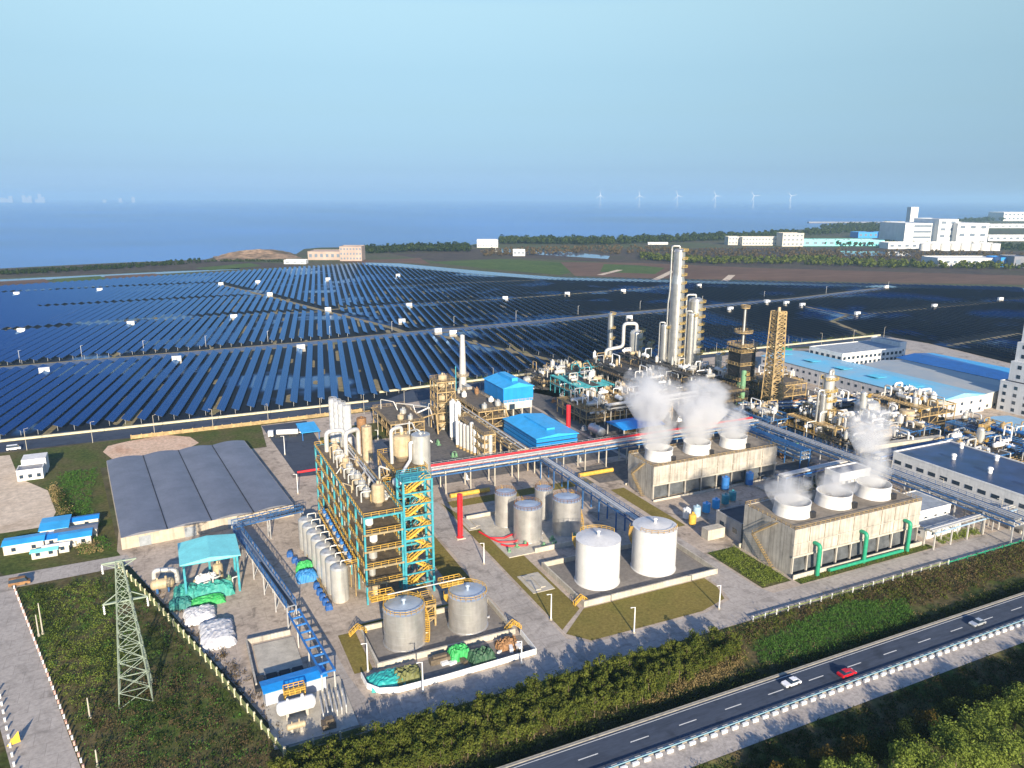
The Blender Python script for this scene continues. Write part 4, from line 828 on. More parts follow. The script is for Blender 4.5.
for x in (0, 7.5):
    for y in (0, 14): MB().cbox(x, y, 0, .3, .3, 4).build('post', m_bluepaint, t)
MB().add([(-.6, -.6, 3.9), (8.1, -.6, 3.9), (8.1, 14.6, 4.4), (-.6, 14.6, 4.4), (-.6, -.6, 4.1), (8.1, -.6, 4.1), (8.1, 14.6, 4.6), (-.6, 14.6, 4.6)], [(0, 3, 2, 1), (4, 5, 6, 7), (0, 1, 5, 4), (1, 2, 6, 5), (2, 3, 7, 6), (3, 0, 4, 7)]).build('roof', m_blueroof, t)
drum('brown_tank', 'rusty brown upright tank behind the white silos', *at(363, 455), 0, 2.1, 17, m_rust, dome=False)
drum('brown_tank', 'cream upright tank in front of the rusty brown one', *at(368, 462), 0, 2.2, 16, m_beige, dome=False)
pipe('red painted pipe lying low across the yard behind the warehouse', [(44, 300, 2), (66, 301, 2)], .5, m_red)
pipe('yellow pipe elbow at the end of the red pipe behind the warehouse', [(66, 301, 2), (70, 301, 2), (70, 301, 4)], .5, m_yellow)
# ================================================================== PLANT: MIDDLE
dike('pale concrete bund wall round the two big white tanks', 98.5, 145, 163.6, 189.5, 1.7)
tank_px('big white tank in the bund, the one next to the lawn corner', 597, 580, 537.5, 22, m_whitetank, m_whitetank, stair=(1.3, 2.6), arc=(.2, 2.0), ribs=2)
tank_px('big white tank with a yellow stair, nearest the cooling tower road', 653, 567, 525, 21.7, m_whitetank, m_whitetank, stair=(1.5, 2.85), arc=(3.4, 5.6), ribs=2)
for i, (x, yb, yt, r) in enumerate(((505.6, 524, 492.3, 10.8), (527.7, 538.6, 505.4, 14.1), (543.5, 518, 488, 9), (566.3, 531.8, 498, 14.1))):
    tank_px(('slim silver tank, the one nearest the red stack', 'silver tank, foremost of the four behind the white tanks', 'silver tank, rearmost of the four behind the white tanks', 'silver tank standing closest to the white tanks')[i], x, yb, yt, r, m_silver, m_tankroof, rail=m_rust, ribs=5, vent=False, stair=((.2, 1.5), (.3, 1.5), (.3, 1.5), (-.5, .8))[i])
tag(MB().prism([(92, 199), (126, 199), (126, 234), (92, 234)], .05, .35).build('tank_slab', m_concp), kind='structure')
solo(MB().box(0, 20, 0, .5, 0, 1.6), 'low_wall', m_concp, 'low pale wall in front of the four silver tanks', 'wall', 101, 198.8)
solo(MB().box(0, 12, 0, .5, 0, 1.6), 'low_wall', m_concp, 'low pale wall behind the slim silver tank by the red stack', 'wall', 90.5, 231.5)
for i in range(3): pipe('red curved pipe at the foot of the four silver tanks', [(90.5 + i * 1.4, 220 - i * 6, .6), (92 + i * 1.4, 214 - i * 4, .6), (96 + i * 2.5, 212 - i * 4, .6), (100 + i, 213 - i * 3, .9)], .3, m_red, group='red pipes at the foot of the silver tanks')
rs = random.Random(5)
for i in range(9): solo(MB().cbox(0, 0, 0, 1, 1.6, .4).lathe(0, 0, [(.4, .4), (.45, 1.2), (0, 1.3)], 10), 'pump', m_teal2, 'small green pump set at the foot of the four silver tanks', 'pump', 93 + rs.random() * 27, 200.5 + rs.random() * 5, .35, rs.random() * 3, 'pumps at the silver tanks')
t = thing('red_stack', 'slim bright red stack standing alone on the lawn beside the road', 'stack', *at(460, 538)); h = height(460, 538, 494)
MB().lathe(0, 0, [(1.2, 0), (1.2, .5), (.8, .6), (.8, h), (0, h)], 16).build('shell', m_red, t); MB().cbox(0, 0, 0, 3, 3, .35).build('base', m_concp, t); MB().bar((.95, -.25, 1), (.95, -.25, h), .1).bar((.95, .25, 1), (.95, .25, h), .1).build('ladder', m_red, t)
t = thing('red_stack', 'slim red stack between the blue roofed hall and the central pipework', 'stack', *at(568, 432)); h = height(568, 432, 405)
MB().lathe(0, 0, [(1.1, 0), (1.1, h), (0, h)], 16).build('shell', m_red, t); MB().cbox(0, 0, 0, 3, 3, .35).build('base', m_concp, t)
for k in range(2):
    solo(MB().box(0, 7, 0, 11, 0, .15).box(1, 3, 1, 10, .15, .5).box(3.5, 5, 2, 9, .15, .4), 'valve_pit', m_concp, ('concrete valve pit with pipes on the lawn by the white tank bund', 'concrete valve slab behind the red stack')[k], 'slab', (89, 88)[k], (176, 223)[k], .06)
# ---- pipe racks
R5 = [(.35, m_pipew), (.3, m_alu), (.25, m_pipew), (.4, m_alu), (.3, m_bluesteel)]
pipe_rack('long elevated pipe rack topped by a thick red pipe crossing the plant', (72, 261), (246, 261), 6, 8, m_bluesteel, [(.35, m_alu), (.3, m_pipew), (.4, m_pipew), (.3, m_alu), (.35, m_pipew), (.3, m_alu), (.5, m_red), (.55, m_red)], 10, 2, rail=M('pale_steel', (.5, .5, .5), .5, .3), post=m_concp)
pipe_rack('diagonal pipe rack with pale pipes running from the red pipe to the white tanks', (134.5, 257), (134.5, 190), 3.6, 8.2, m_bluesteel, [(.35, m_alu), (.3, m_pipew), (.3, m_alu), (.25, m_pipew)], 11, 1, rail=m_bluesteel, post=m_bluesteel)
pipe_rack('tall dark blue pipe rack along the office front with many pale pipes', (248, 300), (248, 139), 6, 7, m_bluesteel, [(.35, m_pipew), (.3, m_alu), (.3, m_bluesteel), (.45, m_alu), (.3, m_pipew), (.25, m_bluesteel), (.4, m_pipew), (.35, m_alu), (.3, m_bluesteel)], 10, 2, rail=m_bluesteel, post=M('pale_steel', (.5, .5, .5), .5, .3))
pipe_rack('three tier dark blue pipe rack beside the far end of the rear cooling tower', (239, 300), (239, 222), 5, 4.5, m_bluesteel, [(.35, m_pipew), (.3, m_alu), (.3, m_bluesteel), (.35, m_alu), (.3, m_pipew), (.3, m_bluesteel), (.4, m_pipew), (.35, m_alu), (.3, m_bluesteel)], 9, 3, rail=m_bluesteel, post=m_bluesteel)
pipe_rack('blue pipe rack with a pale arched pipe beside the cooling tower steam', (210, 205), (246, 207), 4, 7, m_bluepaint, [(.4, m_pipew), (.4, m_alu), (.35, m_pipew)], 8, 1, post=m_pipew)
pipe_rack('light blue pipe rack beside the service road in front of the office', (219, 149), (262, 150.5), 3.4, 6, M('pale_blue_steel', (.30, .42, .55), .5, var=.15), [(.35, m_alu), (.4, m_pipew), (.3, m_alu)], 8, 1, post=m_pipew)
pipe_rack('pipe rack carrying pale pipes between the column cluster and the steam', (196, 308), (262, 312), 5, 9, m_black, [(.35, m_pipew), (.3, m_alu), (.45, m_alu), (.35, m_pipew), (.3, m_ochre), (.3, m_pipew)], 9, 2, post=m_concp)
pipe_rack('ochre pipe rack behind the row of pale tube towers', (130, 365), (130, 268), 4.5, 8, m_ochre, [(.35, m_pipew), (.3, m_alu), (.3, m_ochre), (.4, m_pipew)], 9, 2, post=m_beige)
for v0, u0 in ((252, 92), (251, 147)): pipe('yellow painted fat pipe lying under the red pipe rack', [(u0, v0, 1.4), (u0 + 16, v0, 1.4)], .9, m_yellow, group='yellow fat pipes under the red pipe rack')
# ---- cooling towers
def cooling_tower(label, u, v, L, Wd, H, zlow, base, fan_r, nbay, fans):
    t = thing('cooling_tower', label, 'cooling tower', u, v)
    MB().box(0, L, 0, .35, zlow, H).build('front_wall', m_conc, t); MB().box(0, L, Wd - .35, Wd, zlow, H).build('rear_wall', m_conc, t)
    MB().box(0, .35, .36, Wd - .36, 0, H).build('end_wall', m_conc, t); MB().box(L - .35, L, .36, Wd - .36, 0, H).build('end_wall', m_conc, t)
    MB().box(-.25, L + .25, -.3, -.02, zlow - .35, zlow + .25).build('ledge', m_concp, t)
    zm = (zlow + H) / 2 - .4; MB().box(-.15, L + .15, -.2, -.01, zm - .15, zm + .15).build('ledge', m_conc, t)
    MB().box(.4, L - .4, .4, Wd - .4, H - .6, H - .2).build('roof_deck', M('deck_concrete', (.26, .22, .17), .9, var=.25, scale=.3), t)
    MB().box(-.6, L + .6, -1.6, -1.3, 0, base).box(-.6, L + .6, Wd + .4, Wd + .7, 0, base).build('basin_wall', m_concp, t)
    MB().box(.5, L - .5, 1.2, Wd - 1.2, .3, zlow + .5).build('fill', m_dark, t)
    for i in range(nbay + 1):
        x = L * i / nbay; x = min(max(x, .3), L - .3); MB().box(x - .22, x + .22, -.05, .55, 0, zlow - .36).build('column', m_conc, t)
        if 0 < i < nbay: MB().box(x - .1, x + .1, -.12, -.005, zlow + .26, H - .1).build('wall_joint', M('joint_stain', (.30, .25, .19), .9, var=.3), t)
    for i in range(nbay):
        x0, x1 = L * i / nbay + .45, L * (i + 1) / nbay - .45; MB().add([(x0, .25, base), (x1, .25, base), (x1, .9, zlow - .4), (x0, .9, zlow - .4)], [(0, 1, 2, 3)]).build('louvre', M('louvre_grey', (.10, .11, .12), .5, var=.35, scale=.4), t)
    MB().rail([(.1, .1, H - .2), (L - .1, .1, H - .2), (L - .1, Wd - .1, H - .2), (.1, Wd - .1, H - .2), (.1, .1, H - .2)], 1.2, .13, 2).build('hand_rail', m_ochre, t)
    for fu in fans:
        x, y = fu - u, Wd * .5
        f = MB().lathe(x, y, [(fan_r * 1.05, H - .2), (fan_r * 1.0, H + 1.4), (fan_r * .98, H + 2.6), (fan_r * 1.01, H + 4.0), (fan_r * .96, H + 4.0), (fan_r * .93, H + 2.6), (fan_r * .95, H + .8)], 36).build('fan_stack', m_whitetank, t)
        b = MB().cyl(x, y, H + .2, H + 1.4, .8, 10)
        for k in range(6): a = k * math.pi / 3; b.bar((x, y, H + 1.3), (x + fan_r * .88 * math.cos(a), y + fan_r * .88 * math.sin(a), H + 1.5), .9, .08)
        b.build('fan', m_grating, f)
        MB().cbox(x + fan_r * .55, y - fan_r * .98, H - .2, 1.7, 1.3, 1.9).build('fan_motor', m_black, t)
    s = MB(); n = 14
    for zz, y0, y1 in ((0, Wd * .3, Wd * .75), (H / 2, Wd * .75, Wd * .3)):
        for k in range(n): f = (k + .5) / n; s.box(-1.3, -.05, y0 + (y1 - y0) * f - .2, y0 + (y1 - y0) * f + .2, zz + H / 2 * f - .06, zz + H / 2 * f + .02)
        s.bar((-1.3, y0, zz), (-1.3, y1, zz + H / 2), .1, .4).bar((-1.3, y0, zz + 1.1), (-1.3, y1, zz + H / 2 + 1.1), .12)
    s.build('stair', m_ochre, t)
    return t
cooling_tower('long concrete cooling tower behind the white tanks, with three white fan stacks', 160.6, 219.5, 60, 17, 13.2, 6.0, .8, 5.3, 8, (168.8, 187, 205.2))
cooling_tower('long concrete cooling tower beside the service road, with green pipes in front', 163.4, 152.6, 54.5, 21.5, 15.2, 6.6, 1.5, 5.5, 9, (172.6, 190.3, 208))
for i, u in enumerate((171.5, 191, 210.5)):
    pipe(('green riser pipe on the cooling tower front nearest the bund road', 'green riser pipe in the middle of the cooling tower front', 'green riser pipe at the office end of the cooling tower front')[i], [(u, 150.2, .05), (u, 150.2, 9.8), (u, 152.5, 9.8)], .65, m_green, name='riser_pipe')
pipe('green header pipe lying along the foot of the cooling tower front', [(176, 149.9, .9), (208, 149.9, .9)], .55, m_green)
# ---- steam
def steam_mat():
    m, n, l, b = new_mat('steam'); n.remove(b); v = n.new('ShaderNodeVolumePrincipled'); tc = n.new('ShaderNodeTexCoord')
    mp = n.new('ShaderNodeMapping'); mp.inputs['Location'].default_value = (0, 0, .34); mp.inputs['Scale'].default_value = (1, 1, .62); l.new(tc.outputs['Object'], mp.inputs['Vector'])
    sp = n.new('ShaderNodeVectorMath'); sp.operation = 'LENGTH'; l.new(mp.outputs[0], sp.inputs[0])
    nz = n.new('ShaderNodeTexNoise'); nz.inputs['Scale'].default_value = 1.9; nz.inputs['Detail'].default_value = 8; nz.inputs['Roughness'].default_value = .62
    oi = n.new('ShaderNodeObjectInfo'); va = n.new('ShaderNodeVectorMath'); l.new(tc.outputs['Object'], va.inputs[0]); l.new(oi.outputs['Location'], va.inputs[1]); l.new(va.outputs[0], nz.inputs['Vector'])
    # thin out towards the outside of the plume, ragged by the noise
    a = n.new('ShaderNodeMath'); a.operation = 'MULTIPLY_ADD'; a.inputs[1].default_value = -1.15; a.inputs[2].default_value = -.56; l.new(sp.outputs['Value'], a.inputs[0])
    c = n.new('ShaderNodeMath'); c.operation = 'MULTIPLY_ADD'; c.inputs[1].default_value = 3.4; l.new(nz.outputs['Fac'], c.inputs[0]); l.new(a.outputs[0], c.inputs[2])
    d = n.new('ShaderNodeMath'); d.operation = 'MULTIPLY'; d.inputs[1].default_value = 1.0; d.use_clamp = True; l.new(c.outputs[0], d.inputs[0])
    e = n.new('ShaderNodeMath'); e.operation = 'MULTIPLY'; e.inputs[1].default_value = .27; l.new(d.outputs[0], e.inputs[0]); l.new(e.outputs[0], v.inputs['Density'])
    v.inputs['Color'].default_value = (.97, .97, .97, 1); v.inputs['Anisotropy'].default_value = .2; l.new(v.outputs[0], n.get('Material Output').inputs['Volume']); return m
m_steam = steam_mat()
def plume(label, u, v, z0, h, r0, r1, lean=(0, 0)):
    mb = MB().lathe(0, 0, [(.01, -1.0), (.55, -.98), (.7, -.7), (.95, -.2), (1, .25), (.8, .7), (.45, .95), (.01, 1.02)], 20)
    mb.v = [(x * (1 - .25 * (1 - (z + 1) / 2)) + 0, y * (1 - .25 * (1 - (z + 1) / 2)), z) for x, y, z in mb.v]
    o = solo(mb, 'steam_plume', m_steam, label, 'steam', u + lean[0] / 2, v + lean[1] / 2, z0 + h / 2); o.scale = (r1, r1, h / 2)
    M4 = o.matrix_basis.copy(); return o
ST = (('thick steam plume drifting off the fan stack nearest the red pipe rack', 168.8, 228, 14.0, 24, 9, (-1, 3)), ('steam plume rising from the middle fan stack of the rear cooling tower', 187, 228, 14.0, 21, 9.5, (1, 3)),
      ('steam plume over the far end fan stack of the rear cooling tower', 205.2, 228, 14.0, 16, 9, (0, 2)), ('small steam plume over the front cooling tower end nearest the white tanks', 173, 163.3, 16.0, 12, 8.6, (-3, 2)),
      ('small steam plume over the middle fan stack of the front cooling tower', 191.5, 163.3, 16.0, 11, 8, (1, 2)), ('tall steam plume from the front cooling tower fan stack nearest the office', 208, 163.3, 16.0, 19, 8.2, (2, 4)))
for l_, u, v, z, h, r, ln in ST: plume(l_, u, v, z, h, 5, r, ln)
plume('torn steam wisp drifting above the rear cooling tower towards the columns', 176, 240, 24, 22, 5, 14, (-5, 4))
plume('broad steam wisp drifting between the plumes of the rear cooling tower', 196, 238, 20, 20, 5, 15)
plume('pale steam wisp drifting over the office pipe rack', 216, 174, 26, 17, 5, 10)

# ---- between the cooling towers
building('control_hut', 'grey flat roofed control hut in the shade between the two cooling towers', 165.5, 177, 36, 12.5, 6.5, M('grey_wall', (.36, .35, .34), .85, var=.12), M('dark_felt', (.05, .06, .08), .8), 1, 6, 2, (2, 1.6), z0=2.5)
solo(MB().box(0, 7, 0, 3.4, 0, 3.6), 'crate_hut', m_concp, 'small pale hut beside the road between the cooling towers', 'hut', 157, 183)
for i, (x, y) in enumerate(((686.5, 519), (696.5, 516.5), (706, 513), (715.5, 509), (725, 504.5), (732, 501))):
    drum('dosing_tank', ('white dosing tank, first in the row of squat tanks by the rear cooling tower', 'pale blue dosing tank, second in the row by the rear cooling tower', 'blue dosing tank, third in the row by the rear cooling tower', 'blue dosing tank, fourth in the row by the rear cooling tower', 'teal dosing tank, fifth in the row by the rear cooling tower', 'teal dosing tank, last in the row by the rear cooling tower')[i], *at(x, y), 0, 1.4, 3.8, (m_white, M('pale_blue_plastic', (.35, .5, .6), .5), m_blueroof, m_blueroof, m_teal, m_teal)[i], dome=False)
drum('yellow_tank', 'small yellow and white dosing tank by the road between the cooling towers', *at(692, 526), 0, 1.3, 4.5, m_yellow)
for i, u in enumerate((192, 204)): drum('blue_tank', ('blue tank against the rear cooling tower louvres', 'second blue tank against the rear cooling tower louvres')[i], u, 216, 0, 1.5, 5.5, m_bluepaint, dome=False)
solo(MB().box(0, 24, 0, 8, 0, .8).cyl(6, 4, .8, .9, 2.4, 20).cyl(15, 4, .8, .9, 2.4, 20), 'pit_slab', m_conc, 'raised slab with two round pit covers between the cooling towers', 'slab', 205, 206)
building('annex', 'plain white block standing behind the front cooling tower fan stacks', 222, 189, 16, 7, 11, m_wallw, m_roofgrey, 1, 2, 1, (1.4, 1.2), z0=7)
building('pump_house', 'white pump house with a grey flat roof beside the pipe rack', 224, 160, 20, 14, 6.5, m_wallw, M('grey_felt', (.32, .36, .40), .8, var=.2), 1, 4, 2, (1.2, 1.2), z0=3, parapet=.3)
building('pump_house', 'lower white annex with a grey roof close to the service road', 224, 153.5, 17, 6, 3.6, m_wallw, M('grey_felt', (.32, .36, .40), .8, var=.2), 1, 3, 1, (1.2, 1), parapet=.3)
building('long_shed', 'long low white roofed shed behind the front cooling tower', 219.5, 178, 22, 6, 5, m_wallw, m_white, 1, 4, 1, parapet=.2)
# ---- office with dark blue roof
t = building('office_block', 'long white office block with a dark blue flat roof and roof vents', 264, 120, 34, 80, 10.5, m_wallw, M('navy_roof', (.02, .05, .14), .35, var=.35, scale=.1), 2, 8, 16, (3, 1.5), fh=4.6, z0=1.6, mpar=m_wallw)
for i in range(8): MB().cyl(8 + 15 * (i % 2) + i, 16 + i * 8, 10.58, 12.1, .8, 12).lathe(8 + 15 * (i % 2) + i, 16 + i * 8, [(1.1, 12.1), (.8, 12.8), (0, 13)], 12).build('roof_vent', m_white, t)
MB().box(9, 24, 4, 24, 10.585, 10.7).build('roof_panel', M('pale_blue_roof', (.28, .50, .66), .4, var=.1), t)
for i in range(5): vessel('duct_drum', 'grey air duct drum along the office front beside the rack', 258, 132 + i * 13, 0, 1.5, 6, m_alu, 'v', 'air duct drums along the office front')

# ================================================================== PLANT: REAR CLUSTERS
# ---- blue clad boiler house
t = thing('boiler_house', 'tall boiler house with a bright blue clad top over open cream floors', 'boiler house', 154, 340)
A, B = 16, 24; MB().box(0, A, 0, B, 5, 9).build('cream_wall', m_wall, t); MB().box(-.4, A + .4, -.4, B + .4, 9, 16.4).build('blue_cladding', m_bluesheet, t)
for i in range(4):
    for j in range(3): MB().cbox(.5 + i * (A - 1) / 3, .5 + j * (B - 1) / 2, 0, .7, .7, 5).build('column', m_concp, t)
r = MB(); r.prism([(-.9, 16.42), (A + .9, 16.42), (A + .9, 16.6), (A / 2, 19), (-.9, 16.6)], -.9, B + .9); r.v = [(q[0], q[2], q[1]) for q in r.v]; r.f = [f[::-1] for f in r.f]; r.build('roof', m_blueroof, t)
MB().box(A / 2 - 1.6, A / 2 + 1.6, 4, B - 4, 18.4, 20.4).build('roof_monitor', m_blueroof, t); MB().rail([(-.3, -.5, 9.1), (A + .3, -.5, 9.1)], 1.1, .12, 2).build('hand_rail', m_yellow, t); MB().box(3, 6, -.48, -.3, 5.2, 8).build('window', m_glass, t)
# ---- blue louvred hall
t = thing('louvred_hall', 'low hall with bright blue roof and stepped blue louvre bands', 'hall', 143.5, 282)
A, B = 20, 34
MB().box(.6, A - .6, .6, B - .6, 0, 8).build('core', m_dark, t)
for k in range(4): MB().box(-.5 + k * .12, A + .5 - k * .12, -.5 + k * .12, B + .5 - k * .12, .6 + k * 1.9, 1.9 + k * 1.9).build('louvre_band', m_bluesheet, t)
r = MB(); r.prism([(-.8, 8.1), (A + .8, 8.1), (A + .8, 8.4), (A / 2, 9.6), (-.8, 8.4)], -.8, B + .8); r.v = [(q[0], q[2], q[1]) for q in r.v]; r.f = [f[::-1] for f in r.f]; r.build('roof', m_blueroof, t)
MB().box(A / 2 - 2, A / 2 + 2, 6, B - 6, 9.2, 10.3).build('roof_monitor', m_blueroof, t)
t = thing('blue_canopy', 'blue sheet canopy on pale posts behind the steam of the rear cooling tower', 'canopy', 189.5, 283.5)
for x in (0, 7, 14, 22):
    for y in (0, 14): MB().cbox(x, y, 0, .4, .4, 6).build('post', m_pipew, t)
r = MB(); r.prism([(-.8, 6), (14.8, 6), (14.8, 6.2), (7, 7.6), (-.8, 6.2)], -.8, 22.8); r.v = [(q[2], q[0], q[1]) for q in r.v]; r.build('roof', m_bluesheet, t)
vessel('storage_drum', 'grey horizontal drum between the blue hall and the blue canopy', 183, 297, 0, 2.2, 9, m_alu, 'v')
vessel('storage_drum', 'yellow ended horizontal drum under the blue canopy', 196, 288, 0, 1.4, 6, m_ochre, 'u')
# ---- green tube heaters
for k in range(10):
    v = 309 - k * 2.75; t = thing('tube_tower', 'pale upright tube tower in the long row beside the inner road', 'tube tower', 117 + k * .6, v, 0, 0, 'row of pale tube towers'); h = 12.3 if k != 4 else 14.5
    MB().lathe(0, 0, [(.95, 1.2), (.95, h - .5), (.6, h), (0, h + .1)], 14).build('shell', m_pipew if k % 5 else m_white, t); MB().lathe(0, 0, [(1.05, 0), (1.05, 1.25)], 12).build('skirt', m_ochre, t)
frame('heater_structure', 'ochre steel frame with walkways behind the row of pale tube towers', 119.5, 124.5, 284, 314, [5, 9, 12.6], m_ochre, step=7.5, mrail=m_ochre, w=.35)
for k in range(2): drum('twin_tower', ('slim pale twin tower beside the row of tube towers, rear one', 'slim pale twin tower beside the row of tube towers, front one')[k], 118.8 + k, 320 - k * 4, 0, 1.5, 19, m_white, dome=True)
frame('reactor_structure', 'tall ochre lattice like reactor frame behind the twin towers', 116, 125, 333, 343, [5, 10, 15, 20, 25], m_ochre, step=5, mrail=m_ochre, w=.4)
for z in (0, 10, 20): drum('reactor_drum', 'beige drum inside the tall ochre reactor frame', 120.5, 338, z, 2.2, 7.5, m_beige, 'drums in the ochre reactor frame')
pipe('thin tall vent pipe on the ochre reactor frame', [(125.5, 333, 20), (125.5, 333, 32)], .25, m_teal)
frame('boiler_structure', 'long ochre steel frame between the white stack and the blue boiler house', 132, 146, 320, 362, [4, 8, 12], m_ochre, step=8, mrail=m_ochre, w=.4)
rs = random.Random(21)
for k in range(14): drum('boiler_drum', 'small drum inside the long ochre frame by the boiler house', 134 + rs.random() * 10, 322 + k * 2.8, rs.choice((0, 4, 8, 12)), rs.uniform(.9, 1.6), rs.uniform(2.5, 3.6), rs.choice((m_beige, m_alu, m_white, m_rust)), 'drums in the long ochre frame')
frame('blower_structure', 'low ochre steel frame with blowers in front of the reactor frame', 92, 108, 330, 362, [4, 8], m_ochre, step=8, mrail=m_ochre, w=.35)
for k in range(10): drum('blower_drum', 'beige blower casing on the low ochre frame', 94 + rs.random() * 12, 332 + k * 3, rs.choice((0, 4, 8)), rs.uniform(1, 1.6), 3, rs.choice((m_beige, m_alu, m_pipew)), 'blower casings on the low ochre frame')
for k in range(16): u, v = 92 + rs.random() * 50, 322 + rs.random() * 45; pipe('pipe run in the boiler area behind the teal structure', [(u, v, 0), (u, v, rs.uniform(4, 13)), (u + rs.uniform(3, 10), v - rs.uniform(2, 8), rs.uniform(6, 12)), (u + 9, v - 9, 1)], rs.uniform(.2, .45), rs.choice((m_pipew, m_ochre, m_alu, m_beige)), group='pipe runs in the boiler area')
# white chimney with platform
t = thing('chimney', 'white chimney with a ring platform at the edge of the solar field', 'chimney', *at(463, 392)); h = height(463, 392, 335)
MB().lathe(0, 0, [(2.6, 0), (2.1, 8), (1.35, h), (1.0, h), (1.0, h - 2)], 20).build('shell', m_pipew, t)
MB().lathe(0, 0, [(1.9, 10), (3.6, 10), (3.6, 10.2), (1.9, 10.2)], 20).rail(ring_pts(0, 0, 10.2, 3.5, 0, 6.28, 14), 1.2, .14, 2).build('platform', m_beige, t)
MB().cbox(0, -6, 2.5, 3, 9, 3).build('flue_duct', m_alu, t)
# ---- main columns
column('tallest silver distillation column with yellow platforms up its side', 272, 357.5, 4.0, 82.5, plats=[.2 + .056 * q for q in range(15)], split=.76, r2=3.3, overhead=(2.6, .55, 2))
column('second tallest silver column, wide with ochre platforms, beside the tallest', 285.5, 357.5, 4.3, 54, plats=[.22 + .081 * q for q in range(10)], overhead=(2.7, .6, 2))
column('slim silver column between the two tallest columns', 279, 352, 2.1, 46, plats=[.96], overhead=(2.6, .4, 2))
column('slim silver column standing left of the tallest one beside a thin pipe'.replace(' left of', ' next to'), 266.5, 360.5, 2.0, 39, plats=[.95], overhead=(2.6, .4, 2))
column('slender ochre and silver column behind the swan neck pipe', 275, 432.5, 1.9, 35.5, plats=[.3, .5, .7, .97], pside=(-1.9, 1.1))
column('short fat silver column with the big swan neck pipe', 274, 400, 4.1, 29, mat=m_alu, plats=[.5, .65, .8, .97])
pipe('big white swan neck pipe coming down from the short fat column', [(274, 400, 28.5), (274, 400, 33), (266.5, 403.5, 33), (266.5, 403.5, 18), (256.5, 408, 16), (256.5, 408, 2)], 1.15, m_pipew)
column('short ochre column beside the fat silver column', 279.5, 393, 1.7, 22, mat=m_beige, plats=[.5, .8, .97], pside=(-1.9, 1.1))
column('orange topped silver column near the black lattice tower', 293, 343, 2.0, 23, plats=[.6, .97], pside=(-1.9, 1.1), pm=m_yellow)
column('slim pale column in the steam behind the rear cooling tower', 268, 342, 1.0, 14, plats=[.97])
# black derrick and ochre flare tower
t = lattice('black lattice derrick with ochre platforms and a green pipe inside', 280.5, 310, 10.5, 9.4, 34, m_black, 7, 'derrick', w=.5)
for z, a in ((8, 0), (16, 1), (24, 1), (31, 1), (34, 1)): MB().box(-5.7, 5.7, -5.7, 5.7, z, z + .3).rail([(-5.7, -5.7, z + .3), (5.7, -5.7, z + .3), (5.7, 5.7, z + .3), (-5.7, 5.7, z + .3), (-5.7, -5.7, z + .3)], 1.4, .2, 2.5).build('platform', m_ochre if a else m_black, t)
MB().lathe(0, 0, [(1.6, 0), (1.6, 24), (1.0, 25)], 14).build('riser', m_teal2, t); MB().cbox(0, 0, 16.4, 9.4, 9.4, 7.4).build('wind_screen', m_black, t); MB().cbox(0, 0, 24.4, 9.2, 9.2, 6.4).build('wind_screen', m_black, t)
MB().lathe(0, 0, [(.55, 34), (.55, 55), (0, 55.1)], 12).build('vent_stack', m_alu, t)
for z, q in ((41, 4.8), (54, 2.4)): MB().lathe(0, 0, [(.6, z), (q, z), (q, z + .4), (.6, z + .4)], 18).rail(ring_pts(0, 0, z + .4, q, 0, 6.28, 14), 1.2, .2, 2).build('platform', m_ochre, t)
for s in (-1, 1): MB().bar((s * 1.4, 0, 34.3), (s * 1.1, 0, 54), .35).build('stay', m_black, t)
t = lattice('ochre lattice flare tower with a pipe inside, beside the black derrick', 284, 289.5, 7.4, 5.2, 55, m_ochre, 20, 'flare_tower', w=.6)
MB().lathe(0, 0, [(.8, 0), (.8, 57), (0, 57.1)], 12).build('flare_pipe', m_beige, t)
for z in range(5, 55, 5): MB().box(-3.6 + z * .03, 3.6 - z * .03, -3.6 + z * .03, 3.6 - z * .03, z, z + .25).build('platform', m_ochre, t)
column('green riser column behind the steam beside the derrick', 271, 297, 1.3, 24, mat=m_teal2, plats=[.9])
frame('upper_structure', 'ochre frame at the foot of the flare tower', 288, 306, 288, 312, [5, 10, 16], m_ochre, step=8, mrail=m_ochre, w=.4)
frame('process_structure', 'dark process frame in the steam beside the black derrick', 252, 268, 290, 308, [5, 10, 15], m_black, step=8, mrail=m_ochre)
# ---- central refinery block: long decks stepping down towards the camera
def unit(label, u0, u1, v0, v1, lv, col, rail, n, seed, what, mats=None, piper=.35):
    frame('refinery_deck', label, u0, u1, v0, v1, lv, col, mdeck=M('dark_grating', (.075, .07, .068), .7, .2, var=.3), step=6, mrail=rail, w=.35, open_top=True); r = random.Random(seed); A, B = u1 - u0, v1 - v0; mats = mats or (m_alu, m_pipew, m_beige, m_white)
    for k in range(int(n * 1.35)):
        z = r.choice([0] + list(lv[:-1]) * 2 + [lv[-1]] * 3); u, v = u0 + 1.5 + r.random() * (A - 3), v0 + 2 + r.random() * (B - 4); q = r.random()
        if q < .35: vessel('exchanger', 'horizontal exchanger shell on the ' + what, u, v, z, r.uniform(.6, 1.2), r.uniform(3, 6), r.choice(mats), r.choice('uv'), 'exchangers on the ' + what, cat='heat exchanger', saddle=m_grating)
        elif q < .6: drum('reflux_drum', 'upright drum on the ' + what, u, v, z, r.uniform(.7, 1.5), r.uniform(2.5, 5), r.choice(mats), 'upright drums on the ' + what)
        else:
            l = r.uniform(3, 8); h = r.uniform(1.5, 5.5); a = r.choice(((l, 0), (0, l), (0, -l), (-l, 0))); pipe('pipe arch on the ' + what, [(u, v, z), (u, v, z + h), (u + a[0], v + a[1], z + h), (u + a[0], v + a[1], z + .3)], r.uniform(.2, piper), r.choice((m_pipew, m_alu, m_white, m_ochre)), name='pipe_arch', cat='pipe arch', group='pipe arches on the ' + what)
